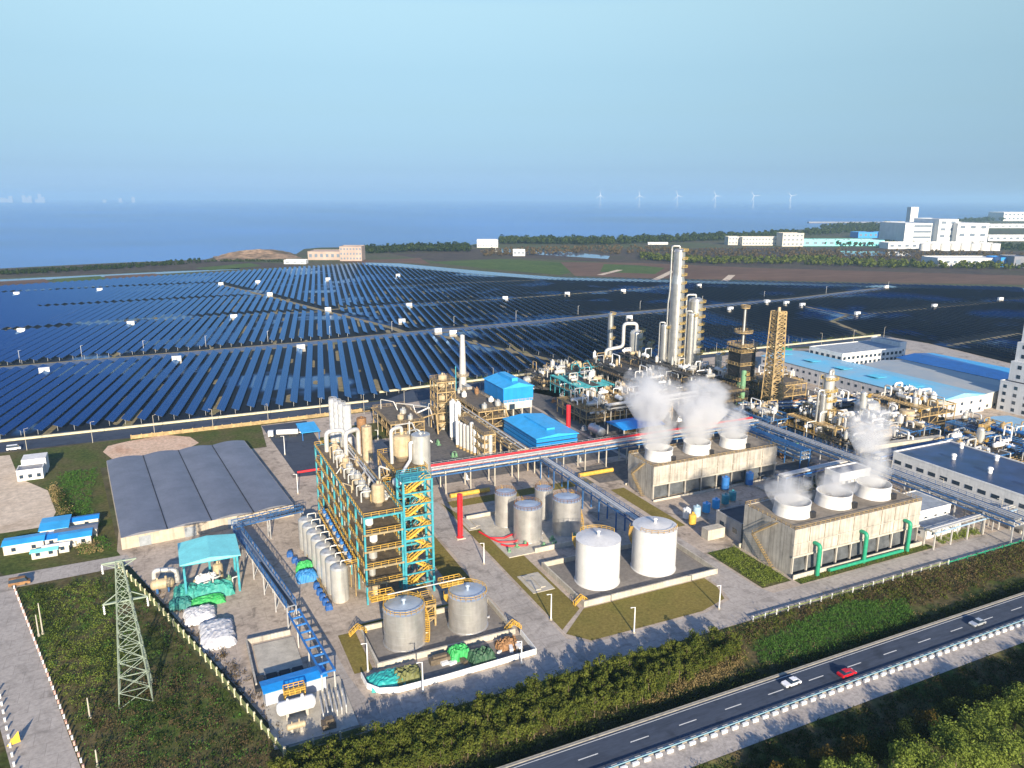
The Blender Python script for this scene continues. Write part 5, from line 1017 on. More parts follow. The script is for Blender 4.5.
unit('long dark refinery deck with exchangers in front of the fat silver column', 236, 252, 318, 398, [5, 10, 13.5], m_black, m_ochre, 46, 31, 'long dark refinery deck')
unit('teal edged refinery deck at the rear of the central block', 204, 226, 350, 384, [5, 9.5], m_teal, m_ochre, 26, 32, 'teal edged refinery deck')
unit('low ochre refinery deck between the blue hall and the long dark deck', 186, 214, 312, 342, [4, 8], m_ochre, m_ochre, 40, 33, 'low ochre refinery deck')
unit('ochre refinery deck behind the blue canopy', 216, 232, 304, 346, [5, 9], m_ochre, m_yellow, 30, 34, 'refinery deck behind the blue canopy')
unit('high black refinery deck under the tallest columns', 256, 266, 322, 392, [6, 12, 17], m_black, m_ochre, 26, 35, 'high black refinery deck')
t = thing('teal_hood', 'arched teal steel hood at the rear corner of the central refinery block', 'steel frame', 226, 388)
for x in (0, 8, 16): MB().elbow([(x, 0, 0), (x, 0, 11), (x, 5, 14), (x, 10, 11), (x, 10, 0)], .35, 6).build('arch', m_teal, t)
MB().box(-.3, 16.3, -.4, .4, 10.6, 11).box(-.3, 16.3, 9.6, 10.4, 10.6, 11).build('beam', m_teal, t)
vessel('storage_drum', 'silver horizontal drum near the rear fence of the refinery block', 186, 396, 0, 2, 12, m_alu, 'u'); vessel('storage_drum', 'second silver horizontal drum near the rear fence, shorter', 201, 404, 0, 2, 8, m_alu, 'u')
# ---- right hand clusters
column('silver column with ochre platforms in the pipework behind the office block', 279, 249, 2.4, 31, mat=m_alu, plats=[.16, .3, .45, .6, .75, .93], pside=(-2.8, 2.6), overhead=(.4, .7, 4))
column('slim column with a hooked pipe beside the silver column with round platforms', 274, 247, 1.5, 23, plats=[.95], overhead=(2.8, .6, 3))
unit('ochre refinery deck round the silver column with wide platforms', 268, 290, 234, 262, [5, 10], m_ochre, m_yellow, 40, 41, 'deck round the wide platform column', piper=.6)
unit('dark refinery deck between the columns and the blue roofed hall', 296, 322, 222, 262, [4, 8], m_bluesteel, m_ochre, 52, 42, 'deck next to the blue roofed hall', piper=.7)
unit('low blue refinery deck behind the office block', 300, 330, 186, 214, [3.5, 7], m_bluesteel, m_yellow, 46, 43, 'blue deck behind the office block', mats=(m_alu, m_white, m_bluepaint, m_ochre), piper=.5)
unit('low ochre refinery deck behind the office block end', 312, 336, 158, 184, [3, 6], m_ochre, m_yellow, 36, 44, 'ochre deck behind the office block end', mats=(m_white, m_alu, m_bluepaint))
unit('blue refinery deck between the derrick and the hooked column', 256, 274, 262, 286, [4, 8], m_bluesteel, m_ochre, 34, 45, 'blue deck below the flare tower')
drum('reactor', 'wide silver reactor drum in the pipework beside the blue roofed hall', 312, 254, 0, 6, 14, m_alu)
drum('reactor', 'cream box shaped drum at the end of the white ducts', 320, 238, 0, 3.4, 12, m_beige, dome=False)
pipe('long fat white duct above the pipework beside the blue roofed hall', [(286, 258, 9), (312, 246, 9), (322, 238, 9), (322, 238, 3)], 1.3, m_white)
pipe('second long white duct with a drooping end above the pipework', [(280, 246, 7.5), (300, 238, 7.5), (304, 234, 2)], 1.1, m_white)
pipe('long pale pipe crossing high behind the wide platform column', [(290, 268, 12), (328, 258, 12)], .5, m_pipew)
pipe('orange brown duct leading from the flare tower', [(290, 280, 9), (316, 286, 9)], .9, M('orange_duct', (.5, .24, .10), .6, var=.2))
vessel('round_drum', 'white ball ended drum behind the office roof', 322, 176, 0, 2.6, 3, m_white)
drum('cream_tank', 'cream upright tank behind the office block end', 336, 172, 0, 3.6, 9, m_beige, dome=False)
building('workshop', 'grey blue roofed workshop in front of the pale tower block', 352, 204, 24, 20, 6, m_wallw, M('pale_blue_roof', (.28, .50, .66), .4, var=.1), 1, 5, 3, roof='v', rise=1.2)
building('workshop', 'small teal roofed workshop beside the pipework near the tower block', 352, 176, 26, 12, 6, m_wallw, m_tealroof, 1, 5, 2, roof='u', rise=1.2)
t = thing('gallery_bridge', 'long enclosed pale gallery bridge behind the office block', 'bridge', 262, 214, 0, -.1); MB().box(0, 46, 0, 3, 6, 8.6).build('deck', m_concp, t)
for i in range(6): MB().cbox(2 + i * 8.4, 1.5, 0, .7, .7, 6).build('post', m_bluepaint, t)
unit('tall ochre refinery deck in front of the blue roofed hall', 322, 346, 232, 262, [5, 10, 14], m_ochre, m_ochre, 44, 46, 'tall deck in front of the blue roofed hall', piper=.6)
unit('dark refinery deck between the gallery bridge and the ducts', 262, 296, 216, 230, [4, 8], m_black, m_ochre, 40, 47, 'deck between the gallery bridge and the ducts', piper=.6)
unit('blue refinery deck beside the grey blue roofed workshop', 332, 350, 190, 226, [4, 8], m_bluesteel, m_yellow, 40, 48, 'deck beside the workshop', mats=(m_alu, m_white, m_bluepaint, m_ochre))
unit('dark refinery deck under the flare tower ducts', 292, 330, 266, 284, [4, 8], m_black, m_ochre, 40, 49, 'deck under the flare tower ducts', piper=.5)
unit('ochre refinery deck behind the black derrick', 290, 330, 314, 336, [5, 10], m_ochre, m_ochre, 34, 50, 'deck behind the black derrick', piper=.5)
unit('black refinery deck between the long dark deck and the black derrick', 268, 292, 318, 350, [5, 10, 14], m_black, m_ochre, 40, 51, 'deck at the foot of the tall columns', piper=.5)
unit('low dark refinery deck behind the teal edged one', 200, 236, 388, 410, [4, 8], m_black, m_ochre, 34, 52, 'deck behind the teal edged one', piper=.45)
column('silver column with ochre rings beside the white ducts', 304, 250, 1.6, 20, mat=m_alu, plats=[.5, .9], pm=m_yellow)
column('slender pale column at the end of the white ducts', 328, 240, 1.3, 17, mat=m_pipew, plats=[.6, .95], pm=m_yellow)
column('short silver column with yellow ring behind the office block', 318, 200, 1.6, 14, mat=m_alu, plats=[.6, .95], pm=m_yellow)
pipe_rack('blue pipe rack crossing behind the office block', (262, 206), (346, 206), 4.5, 6, m_bluepaint, [(.35, m_pipew), (.3, m_alu), (.4, m_white), (.3, m_alu), (.3, m_pipew), (.4, m_bluesteel)], 9, 2, post=m_bluesteel)
pipe_rack('dark pipe rack leading from the derrick to the long hall', (262, 288), (346, 264), 4.5, 7, m_bluesteel, [(.35, m_pipew), (.4, m_alu), (.4, m_white), (.3, m_ochre), (.3, m_pipew), (.4, m_bluesteel)], 9, 2, post=m_ochre)
# ---- big hall with light blue roof, white office, blue roofed halls, tower block
t = building('long_hall', 'very long factory hall with a light blue patched roof and small windows', 358, 249, 37, 128, 9.2, M('pale_wall', (.56, .56, .58), .85, var=.1, streak=.2), M('pale_blue_roof2', (.10, .50, .76), .4, var=.3, scale=.03, col2=(.30, .44, .54)), 2, 5, 26, (1.7, 1.5), fh=4.3, roof='v', rise=2.6)
for i in range(5): MB().box(8, 15, 20 + i * 24, 28 + i * 24, 11.4, 11.55).build('skylight', M('skylight_cyan', (.10, .58, .80), .35, var=.1), t)
building('beige_hall', 'wide low factory hall with a grey beige roof behind the long blue roofed hall', 397.5, 251, 37, 80, 8.6, m_wall, M('grey_beige_roof', (.40, .40, .38), .5, var=.25, scale=.06, col2=(.26, .33, .38)), 1, 6, 12, roof='v', rise=1.6)
building('blue_hall', 'wide factory hall with a strong blue roof beside the grey beige one', 437, 256, 36, 82, 8.6, m_wall, m_blueroof, 1, 6, 12, roof='v', rise=1.6)
building('white_office', 'long white three storey office with a grey roof by the solar field road', 398, 347, 56, 28, 12.5, m_wallw, M('grey_felt', (.32, .36, .40), .8, var=.2), 3, 14, 6, (2.4, 1.9), fh=3.8)
building('white_office_wing', 'narrow white end block of the white office', 455, 350, 6, 24, 15, m_wallw, m_roofgrey, 3, 1, 5, (2, 1.6), fh=4)
building('green_kiosk', 'small green roofed kiosk beside the white office', 400, 402, 10, 8, 5, m_green, m_green, 1, 2, 2)
t = building('tower_block', 'tall pale stepped tower block with rows of small windows at the picture edge'.replace(' at the picture edge', ' beside the blue halls'), 404, 214, 40, 34, 16, M('pale_tower', (.60, .62, .64), .85, var=.08, scale=.2, streak=.15), m_roofgrey, 4, 7, 6, (1.8, 1.8), fh=3.9)
mt = M('pale_tower', (.6, .62, .64))
for k, (x0, z0, z1) in enumerate(((3, 16.6, 27), (6, 27.02, 37), (9, 37.02, 47), (13, 47.02, 58))):
    s = MB().box(x0, 38, 2 + k, 32, z0, z1).build('tower_stage', mt, t)
    for q in range(2):
        for i in range(6):
            MB().box(x0 - .07, x0 + .02, 4 + k + i * 4.4, 6 + k + i * 4.4, z0 + 1.6 + q * 5, z0 + 3.6 + q * 5).build('window', m_glass, s)
        for i in range(5): MB().box(x0 + 3 + i * 5, x0 + 5 + i * 5, 1.93 + k, 2.02 + k, z0 + 1.6 + q * 5, z0 + 3.6 + q * 5).build('window', m_glass, s)

# ---- skids, cabinets and lamp poles on the process floors
rs = random.Random(99)
for k in range(70):
    a = rs.choice(((90, 266, 85, 95), (182, 264, 66, 140), (258, 188, 84, 70), (209, 178, 34, 60))); u, v = a[0] + rs.random() * a[2], a[1] + rs.random() * a[3]
    m = MB().cbox(0, 0, 0, 3, 1.8, .3).lathe(-.6, 0, [(.6, .3), (.6, 1.6), (.3, 1.9), (0, 1.95)], 10).cbox(.9, 0, .3, .8, 1.0, rs.uniform(.8, 1.6)).elbow([(-.6, 0, 1.9), (-.6, 0, 2.4), (.9, 0, 2.4), (.9, 0, 1.2)], .12, 6)
    solo(m, 'pump_skid', rs.choice((m_alu, m_beige, m_bluepaint, m_teal2, m_rust, m_pipew, m_white)), 'small pump skid standing on the floor between the process units', 'pump skid', u, v, .07, rs.choice((0, 1.57, .2)), 'pump skids on the process floors')
lp = MB().cyl(0, 0, 0, 10, .14, 6, .09).bar((0, 0, 9.9), (1.3, 0, 10.1), .1).cbox(1.4, 0, 10.02, .6, .25, .12); base_ = None
for u, v in [(92 + i * 22, 381) for i in range(5)] + [(180 + i * 26, 413) for i in range(4)] + [(290 + i * 34, 422) for i in range(8)] + [(89, 270 + i * 24) for i in range(4)] + [(256, 150 + i * 22) for i in range(6)] + [(350, 230 + i * 30) for i in range(4)] + [(-60 + i * 26, 384.5) for i in range(6)]:
    if base_ is None: base_ = solo(lp, 'lamp_post', m_concp, 'slim grey lamp post on the edge of the refinery yards', 'lamp post', u, v, 0, rs.random() * 6, 'lamp posts along the refinery yards')
    else: o = base_.copy(); C.objects.link(o); place(o, u, v, 0, rs.random() * 6)
# ================================================================== FENCES, ROADSIDE, VEHICLES
m_cream = M('cream_post', (.60, .55, .38), .8, var=.15)
def fence(name, label, pts, h, mpost, mpanel, step=4., pw=.35, ph=.8, base=None):
    u0, v0 = pts[0]; t = thing(name, label, 'fence', u0, v0)
    for (a, b) in zip(pts, pts[1:]):
        a, b = Vector(a), Vector(b); L = (b - a).length; k = max(1, round(L / step))
        p, q = (a.x - u0, a.y - v0), (b.x - u0, b.y - v0); pn = MB()
        pn.bar((p[0], p[1], h * (1 - ph / 2) - .1), (q[0], q[1], h * (1 - ph / 2) - .1), .08, h * ph - .2)
        pn.build('panel', mpanel, t)
        if base: MB().bar((p[0], p[1], .25), (q[0], q[1], .25), .3, .5).build('footing', base, t)
        for i in range(k + 1):
            if i == k and b != Vector(pts[-1]): continue
            c = a.lerp(b, i / k); MB().cbox(c.x - u0, c.y - v0, 0, pw, pw, h + .15).build('post', mpost, t)
    return t
fence('boundary_fence', 'cream posted boundary fence with green mesh along the scrub side of the plant', [(-19, 243), (-10.4, 217.8), (.8, 183.6), (14, 139)], 2.0, m_cream, M('mesh_green', (.20, .24, .10), .8, var=.3), 3.6, .4)
fence('boundary_fence', 'short cream posted fence along the front of the corner pump yard', [(14.3, 138.8), (31, 138.8)], 2.0, m_cream, M('mesh_green', (.20, .24, .10), .8, var=.3), 5.5, .4)
fence('roadside_fence', 'white posted fence with dull mesh beside the service road below the cooling tower', [(136, 138.4), (214, 138.4)], 1.5, m_white, M('mesh_green', (.20, .24, .10), .8, var=.3), 4.2, .25, .4)
fence('roadside_fence', 'green railed fence beside the service road in front of the office rack', [(214.3, 138.4), (300, 138.4)], 1.2, m_green, m_green, 4.2, .25, .5)
fence('yellow_wall', 'low ochre wall along the near side of the solar field road', [(-18, 383.2), (40, 383.2), (100, 385)], 2.0, m_ochre, m_ochre, 4.5, .5, 1.0)
solo(MB().box(0, 480, 0, 1.4, 0, .9), 'embankment_wall', m_cream, 'long tan embankment wall at the foot of the solar field', 'wall', -380, 403.2)
solo(MB().prism([(0, 0), (105, 7), (240, 13), (430, 15.5), (430, 17), (240, 14.6), (105, 8.6), (0, 1.5)], 0, 1.0), 'embankment_wall', m_cream, 'tan embankment wall of the solar field behind the refinery columns', 'wall', 111, 420)
for i in range(64):
    pass
gb = None
for i in range(80):
    u = 40 + i * 2.75
    o = solo(MB().prism([(-.75, -.25), (.75, -.25), (.7, .25), (-.7, .25)], 0, .6), 'barrier_block', m_white, 'white painted concrete block in the row along the highway edge', 'barrier block', u, 104.8, HZ + .06, 0, 'white barrier blocks along the highway') if gb is None else gb.copy()
    if gb is None: gb = o
    else: C.objects.link(o); o.location = W(u, 104.8, HZ + .06)
t = thing('guard_rail', 'pale blue guard rail running along the highway above the white blocks', 'guard rail', 30, 105.45, HZ)
MB().box(0, 240, -.05, .05, .72, .95).build('rail', M('rail_blue_white', (.22, .38, .46), .5, var=.1), t)
for i in range(61): MB().cbox(i * 4, .12, 0, .12, .12, .95).build('post', m_pvsteel, t)
pr = {}
for side in range(2):
    a, b = (Vector((-46, 241.5)), Vector((-22.6, 152)))  if side == 0 else (Vector((-42, 188)), Vector((-33.6, 152)))
    n = 44 if side == 0 else 12
    for i in range(n):
        c = a.lerp(b, i / (n - 1)); k = (side, i % 2)
        if k not in pr: o = pr[k] = MB().cbox(0, 0, 0, .36, .36, .8).cbox(0, 0, .8, .44, .44, .1).build('kerb_post', M('faded_red', (.60, .36, .31), .7, var=.2) if (side == 0 and i % 2) else m_white)
        else: o = pr[k].copy(); C.objects.link(o)
        place(o, c.x, c.y, .06, 0, ('red kerb post' if (side == 0 and i % 2) else 'white kerb post') + (' along the scrub side of the pale road' if side == 0 else ' on the far verge of the pale road'), ('red' if (side == 0 and i % 2) else 'white') + (' kerb posts beside the scrub' if side == 0 else ' kerb posts on the verge')); o['category'] = 'kerb post'
def lamp(label, px, py, pt, mat=m_white, arm=True):
    u, v = at(px, py); h = height(px, py, pt); t = thing('lamp_post', label, 'lamp post', u, v, 0)
    MB().cyl(0, 0, 0, h, .2, 8, .13).build('pole', mat, t); MB().cyl(0, 0, 0, .5, .35, 8).build('base', m_concp, t)
    if arm: MB().bar((0, 0, h - .1), (-.9, 0, h + .1), .12).build('arm', mat, t); MB().cbox(-1.1, 0, h + .02, .55, .25, .14).build('lamp_head', mat, t)
for l in (('white lamp post at the lawn edge below the white tanks', 634, 633, 607), ('white lamp post on the lawn corner near the front cooling tower', 719, 609, 585), ('lamp post on the narrow lawn beside the front bund', 368, 672, 643), ('white lamp post in front of the fenced scrap yard', 423, 693, 662),
          ('white lamp post at the narrow end of the scrap yard fence', 521.5, 665, 641), ('lamp post on the lawn across the road from the front bund', 551, 620, 594), ('lamp post on the lawn by the red stack', 484, 564, 543), ('lamp post on the yard near the tanker truck', 285, 455, 436), ('lamp post beside the warehouse on the green strip', 298, 494, 474), ('lamp post on the lawn behind the white silos', 378, 440, 430)): lamp(*l)
for l in (('tall concrete pole in the scrub beside the pale road', 43, 634, 602), ('short concrete pole beside the tall one in the scrub', 39, 636, 614), ('concrete pole in the scrub below the lattice pylon', 90, 718, 697), ('concrete pole at the bottom of the scrub field', 98, 768, 749)): lamp(*l, mat=m_concp, arm=False)
# ---- lattice pylon
m_py = M('pylon_steel', (.34, .41, .33), .5, .3, var=.15)
u, v = at(126.5, 704); t = lattice('tall pale green lattice pylon standing in the scrub with two cross arms', u + 2, v + 2, 6.8, 1.3, 33.5, m_py, 11, 'power_pylon', 'pylon', w=.19)
MB().bar((-3.4, 0, 33.5), (3.4, 0, 33.5), .3).bar((-3.4, 0, 33.5), (-.5, 0, 32), .18).bar((3.4, 0, 33.5), (.5, 0, 32), .18).bar((-3.4, 0, 33.5), (-.5, -.5, 33.2), .14).build('cross_arm', m_py, t)
MB().bar((-4.2, 0, 24), (4.8, 0, 24), .3).bar((-4.2, 0, 24), (-.9, 0, 26.3), .18).bar((4.8, 0, 24), (.9, 0, 26.3), .18).bar((-4.2, 0, 24), (-1, .8, 24), .14).bar((4.8, 0, 24), (1, .8, 24), .14).build('cross_arm', m_py, t)
for x, z in ((-3.3, 33.3), (-4, 23.8), (4.6, 23.8)): MB().lathe(x, 0, [(.1, z - 2.2)] + [(.25 if i % 2 else .12, z - 2.2 + i * .25) for i in range(1, 9)] + [(.08, z)], 8).build('insulator', m_white, t)
u, v = at(7, 748); solo(MB().add([(0, 0, .4), (2.4, .3, .5), (2.2, .8, 2.8), (0, 0, .3), (2.4, .4, .4), (2.2, .9, 2.7)], [(0, 1, 2), (5, 4, 3), (0, 3, 4, 1), (1, 4, 5, 2), (2, 5, 3, 0)]).bar((.6, .5, 0), (.9, .5, 1.6), .15), 'warning_board', M('sign_yellow', (.75, .45, .02), .5, var=.1), 'tilted yellow triangular board on the verge of the pale road', 'sign', u, v)
# ---- cars
def car(label, u, v, rz, mat, L=4.5, Wd=1.8, H=1.45, van=False, z=.1):
    t = thing('car', label, 'car', u, v, z, rz); h2 = Wd / 2
    low = [(-L / 2, .35), (L / 2, .35), (L / 2 + .02, .62), (L / 2 - .15, .82), (L * .22, .92), (-L * .40, .95), (-L / 2, .85)]
    if van: low = [(-L / 2, .35), (L / 2, .35), (L / 2, .9), (L / 2 - .5, 1.2), (-L / 2, 1.3)]
    b = MB(); b.prism(low, -h2, h2); b.v = [(q[0], q[2], q[1]) for q in b.v]; b.f = [f[::-1] for f in b.f]; b.build('body', mat, t)
    zb = .93 if not van else 1.25
    x0, x1, x2, x3 = (L * .20, L * .03, -L * .26, -L * .40) if not van else (L * .38, L * .28, -L * .46, -L * .48); w1, w2 = h2 - .06, h2 - .26; zt = H if not van else H
    c = MB().add([(x0, -w1, zb), (x0, w1, zb), (x3, w1, zb), (x3, -w1, zb), (x1, -w2, zt), (x1, w2, zt), (x2, w2, zt), (x2, -w2, zt)], [(0, 3, 2, 1), (4, 7, 6, 5), (0, 1, 5, 4), (1, 2, 6, 5), (2, 3, 7, 6), (3, 0, 4, 7)]); c.build('glasshouse', m_glass, t)
    MB().add([(x1 + .05, -w2 - .03, zt), (x1 + .05, w2 + .03, zt), (x2 - .05, w2 + .03, zt), (x2 - .05, -w2 - .03, zt), (x1 - .05, -w2 + .05, zt + .07), (x1 - .05, w2 - .05, zt + .07), (x2 + .05, w2 - .05, zt + .07), (x2 + .05, -w2 + .05, zt + .07)], [(0, 3, 2, 1), (4, 7, 6, 5), (0, 1, 5, 4), (1, 2, 6, 5), (2, 3, 7, 6), (3, 0, 4, 7)]).build('roof', mat, t)
    for x in (L * .3, -L * .3):
        for s in (-1, 1):
            w = MB().lathe(0, 0, [(.16, -.12), (.33, -.12), (.33, .12), (.16, .12)], 14); w.v = [(q[0] + x, q[2] + s * (h2 - .1), q[1] + .33) for q in w.v]; w.build('wheel', m_black, t)
    for s in (-1, 1):
        MB().box(L / 2 - .1, L / 2 + .03, s * (h2 - .3) - .2, s * (h2 - .3) + .2, .62, .78).build('headlight', M('lamp_glass', (.7, .72, .74), .15, var=.02), t)
        MB().box(-L / 2 - .02, -L / 2 + .06, s * (h2 - .25) - .18, s * (h2 - .25) + .18, .65, .82).build('tail_light', m_red, t)
    return t
m_cw = M('car_white', (.80, .80, .82), .25, var=.02); m_cr = M('car_red', (.55, .01, .02), .25, var=.05); m_cs = M('car_silver', (.55, .58, .60), .25, .4, var=.03); m_cd = M('car_dark', (.015, .02, .03), .25, var=.1)
for l, px, py, m, rv in (('white car driving on the highway just behind the red one', 791, 685, m_cw, 1), ('red car driving in the outer lane of the highway', 846.5, 675.5, m_cr, 0), ('silver white car driving alone further along the highway', 977, 625, m_cs, 1)):
    u, v = at(px, py, HZ); car(l, u, v, math.pi if rv else 0, m, z=HZ + .1)
for l, px, py, m, vn in (('white van parked beside the road at the corner of the solar field', 14, 450, m_cw, 1), ('dark car parked on the solar field road behind the silos', 357, 410, m_cd, 0), ('second dark car parked on the solar field road, larger', 367, 411, m_cd, 1), ('rusty brown loader parked at the pale road junction by the scrub', 20, 585, m_rust, 1),
                         ('small white car parked near the tanker truck', 296, 433.5, m_cw, 0), ('small white car parked beside the other one near the tanker truck', 302, 433, m_cw, 0)):
    u, v = at(px, py); car(l, u, v, 0.05, m, 5.4 if vn else 4.5, 2.0, 2.3 if vn else 1.45, bool(vn))
# ---- cottages and sheds on the sandy lot
t = building('cottage', 'small white two block cottage at the edge of the sandy lot', -58, 341, 9, 7, 4.2, m_wallw, m_roofgrey, 1, 3, 2, (1.4, 1.5), parapet=.3); MB().box(1, 9.6, 7.1, 15, 0, 6.4).build('upper_block', m_wallw, t)
sh = [('shed with a blue roof and cream wall, closest to the plant road', 60, 549, 9, 6, 3, m_blueroof, 'u'), ('shed with a wide bright blue roof in the middle of the sandy lot sheds', 41, 541, 8, 11, 3.4, m_blueroof, 'u'), ('low blue roofed lean-to beside the wide blue shed', 25, 551, 10, 6, 2.6, m_bluesheet, 'u'), ('cream shed with an open front at the lot edge', 4, 556, 11, 6, 3.2, m_blueroof, 'u'),
      ('long blue sheeted shed at the rear of the sandy lot sheds', 52, 533, 14, 4, 2.8, m_bluesheet, 'u'), ('grey roofed shed between the blue ones', 56, 543, 12, 5, 2.8, m_roofgrey, 'u'), ('narrow teal shed lying along the plant road', 32, 560, 7, 2.5, 2.2, m_tealroof, 'u'), ('white walled shed along the plant road', 44, 556, 7, 2.5, 2.4, m_white, 'u')]
for l, px, py, A, B, h, m, rf in sh: u, v = at(px, py); building('shed', l, u, v, A, B, h, m_wall, m, 1, 2, 1, (1.2, 1.2), roof=rf, rise=.6, sides='f')

# ================================================================== VEGETATION
def crown(name, mat, parent, n, R, H, z0, s, seed, clumps=7, flat=.75):
    """leaf clumps as small bent faces spread through several overlapping lobes, leaving gaps"""
    r = random.Random(seed); mb = MB(); lobes = []
    for i in range(clumps):
        a, q = r.uniform(0, 6.283), R * .62 * math.sqrt(r.random()); lobes.append((q * math.cos(a), q * math.sin(a), z0 + H * r.uniform(.2, .85), R * r.uniform(.38, .62)))
    for i in range(n):
        x, y, z, k = lobes[i % clumps]; d = Vector((r.gauss(0, 1), r.gauss(0, 1), r.gauss(0, 1))).normalized() * k * (r.random() ** .35)
        c = Vector((x + d.x, y + d.y, max(z0 * .5, z + d.z * flat))); nrm = (d.normalized() + Vector((r.gauss(0, .6), r.gauss(0, .6), r.gauss(0, .6) + .3))).normalized(); t1 = nrm.orthogonal().normalized(); t2 = nrm.cross(t1); a = r.uniform(0, 6.28)
        t1, t2 = t1 * math.cos(a) + t2 * math.sin(a), t2 * math.cos(a) - t1 * math.sin(a); w = s * r.uniform(.6, 1.3)
        mb.add([c - t1 * w, c - t2 * w * .7 + nrm * w * .1, c + t1 * w, c + t2 * w * .7 - nrm * w * .15], [(0, 1, 2, 3)])
    return mb.build(name, mat, parent)
def trunk(parent, h, r, mat, seed, limbs=4, spread=1.2):
    rr = random.Random(seed); mb = MB(); mb.tube([(0, 0, 0), (rr.uniform(-.1, .1), rr.uniform(-.1, .1), h * .5), (rr.uniform(-.2, .2), rr.uniform(-.2, .2), h)], r, 6, True, r * .35)
    for i in range(limbs):
        a = i * 6.28 / limbs + rr.random(); z = h * rr.uniform(.4, .8); mb.tube([(0, 0, z), (spread * .5 * math.cos(a), spread * .5 * math.sin(a), z + spread * .5), (spread * math.cos(a), spread * math.sin(a), z + spread * 1.2)], r * .5, 5, True, r * .12)
    return mb.build('trunk', mat, parent)
m_bark = M('bark', (.16, .12, .08), .9, var=.3)
m_olive = leaf('olive_foliage', (.03, .055, .01), (.155, .17, .035), .2); m_deep = leaf('dark_foliage', (.012, .025, .008), (.055, .075, .018), .2)
m_light = leaf('fresh_foliage', (.09, .13, .02), (.27, .33, .07), .3); m_rusty = leaf('rusty_foliage', (.06, .045, .012), (.17, .12, .03), .2)
m_green2 = leaf('meadow_foliage', (.03, .09, .015), (.10, .20, .04), .2); m_straw = leaf('straw', (.16, .12, .05), (.36, .28, .13), .2); m_brown = leaf('dry_scrub', (.06, .045, .025), (.15, .11, .06), .2)
# hedge belt of young evergreens
protos = []
for k in range(5):
    t = thing('young_tree', 'bushy young olive green tree in the dense belt between plant road and highway', 'tree', 0, 0, 0, 0, 'young trees in the belt along the highway')
    crown('crown', m_olive, t, 520, 1.5, 3.6, .9, .19, 50 + k, 8, 1.0); trunk(t, 3.6, .12, m_bark, k, 3, .7); protos.append(t)
rs = random.Random(77); i = 0; spots = []
for a in range(62):
    for b in range(7):
        u, v = 12 + a * 1.95 + rs.uniform(-.6, .6), 122.3 + b * 2.0 + rs.uniform(-.6, .6)
        hi = 136.5 if u > 34 else 136; lo = 122 if u < 92 else 122 + (u - 92) * .16
        if v > hi or v < lo or u > 122 or (u > 112 and rs.random() < .5): continue
        if u < 19 and v > 137: continue
        spots.append((u, v))
spots.sort(key=lambda p: p[0] + p[1]); 
step_ = max(1, len(spots) / 295)
spots = [spots[int(q * step_)] for q in range(int(len(spots) / step_))]
for u, v in spots:
    o = protos[i] if i < 5 else copy_tree(protos[i % 5]); i += 1; s = rs.uniform(.75, 1.15); place(o, u, v, 0, rs.uniform(0, 6)); o.scale = (s * 1.1, s * 1.1, s * rs.uniform(.95, 1.4))
# larger trees at the near edge
bt = []
for k, (m, n, R, H, z0, s) in enumerate(((m_deep, 3600, 3.4, 6, 2, .22), (m_rusty, 2800, 3.0, 5.4, 2, .21), (m_light, 3200, 3.8, 7, 2.4, .20), (m_deep, 3000, 2.8, 5, 1.6, .22), (m_light, 1500, 3.4, 8, 2.4, .17))):
    t = thing('broadleaf_tree', 'x', 'tree', 0, 0, 0, 0, 'trees along the near roadside'); crown('crown', m, t, n, R, H, z0, s, 80 + k, 11, .9); trunk(t, H * .95, .28, m_bark, k + 9, 6, R * .6); bt.append(t)
LB = ('dark green bushy tree in the dense roadside row on the highway bank', 'rust tinged bushy tree in the dense roadside row on the highway bank', 'fresh light green tree of the near roadside wood', 'small dark round tree at the foot of the highway bank', 'half bare pale green tree of the near roadside wood')
used = set()
def big(k, u, v, s, rz):
    o = bt[k] if k not in used else copy_tree(bt[k]); used.add(k); place(o, u, v, 0, rz, LB[k], ('dark', 'rusty', 'fresh green', 'small dark', 'half bare')[k] + ' trees along the near roadside'); o.scale = (s, s, s)
rs = random.Random(13)
for a in range(44):
    u = 97 + a * 2.6; big(rs.choice((0, 0, 1, 3)), u + rs.uniform(-1, 1), 87 + rs.uniform(-2.2, 2.0), rs.uniform(.62, .9), rs.uniform(0, 6))
for a in range(44):
    u = 98 + (a % 22) * 4.4; big(rs.choice((2, 2, 4)), u + rs.uniform(-2, 2), 80.5 - 6 * (a // 22) + rs.uniform(-1.8, 1.8), rs.uniform(.85, 1.15), rs.uniform(0, 6))
for a in range(8): big(rs.choice((0, 3)), 52 + a * 6.0 + rs.uniform(-1, 1), 82 + rs.uniform(-3, 2), rs.uniform(.7, 1.1), rs.uniform(0, 6))
# scrub, reeds and tall grass nobody could count
def scatter(name, label, mat, n, region, R, s, per, seed, tall=1.0, lift=0):
    r = random.Random(seed); mb = MB(); xs = [p[0] for p in region]; ys = [p[1] for p in region]; c = 0; tr = 0
    while c < n and tr < n * 30:
        tr += 1; u, v = r.uniform(min(xs), max(xs)), r.uniform(min(ys), max(ys))
        if not inside(Vector((u, v)), region): continue
        c += 1; zb = lift * r.random(); R_ = R * r.uniform(.5, 1.4)
        for i in range(int(per * 1.5)):
            p = Vector((u + r.gauss(0, R_ * .5), v + r.gauss(0, R_ * .5), emb(v) + zb + abs(r.gauss(0, .5)) * R_ * tall)); d = Vector((r.gauss(0, 1), r.gauss(0, 1), r.gauss(0, 1) + .4)).normalized(); t1 = d.orthogonal().normalized(); t2 = d.cross(t1); w = s * r.uniform(.35, 1.1)
            mb.add([p - t1 * w, p - t2 * w * .6, p + t1 * w, p + t2 * w * .6 + d * w * .3], [(0, 1, 2, 3)])
    return tag(mb.build(name, mat), label, 'scrub', None, 'stuff')
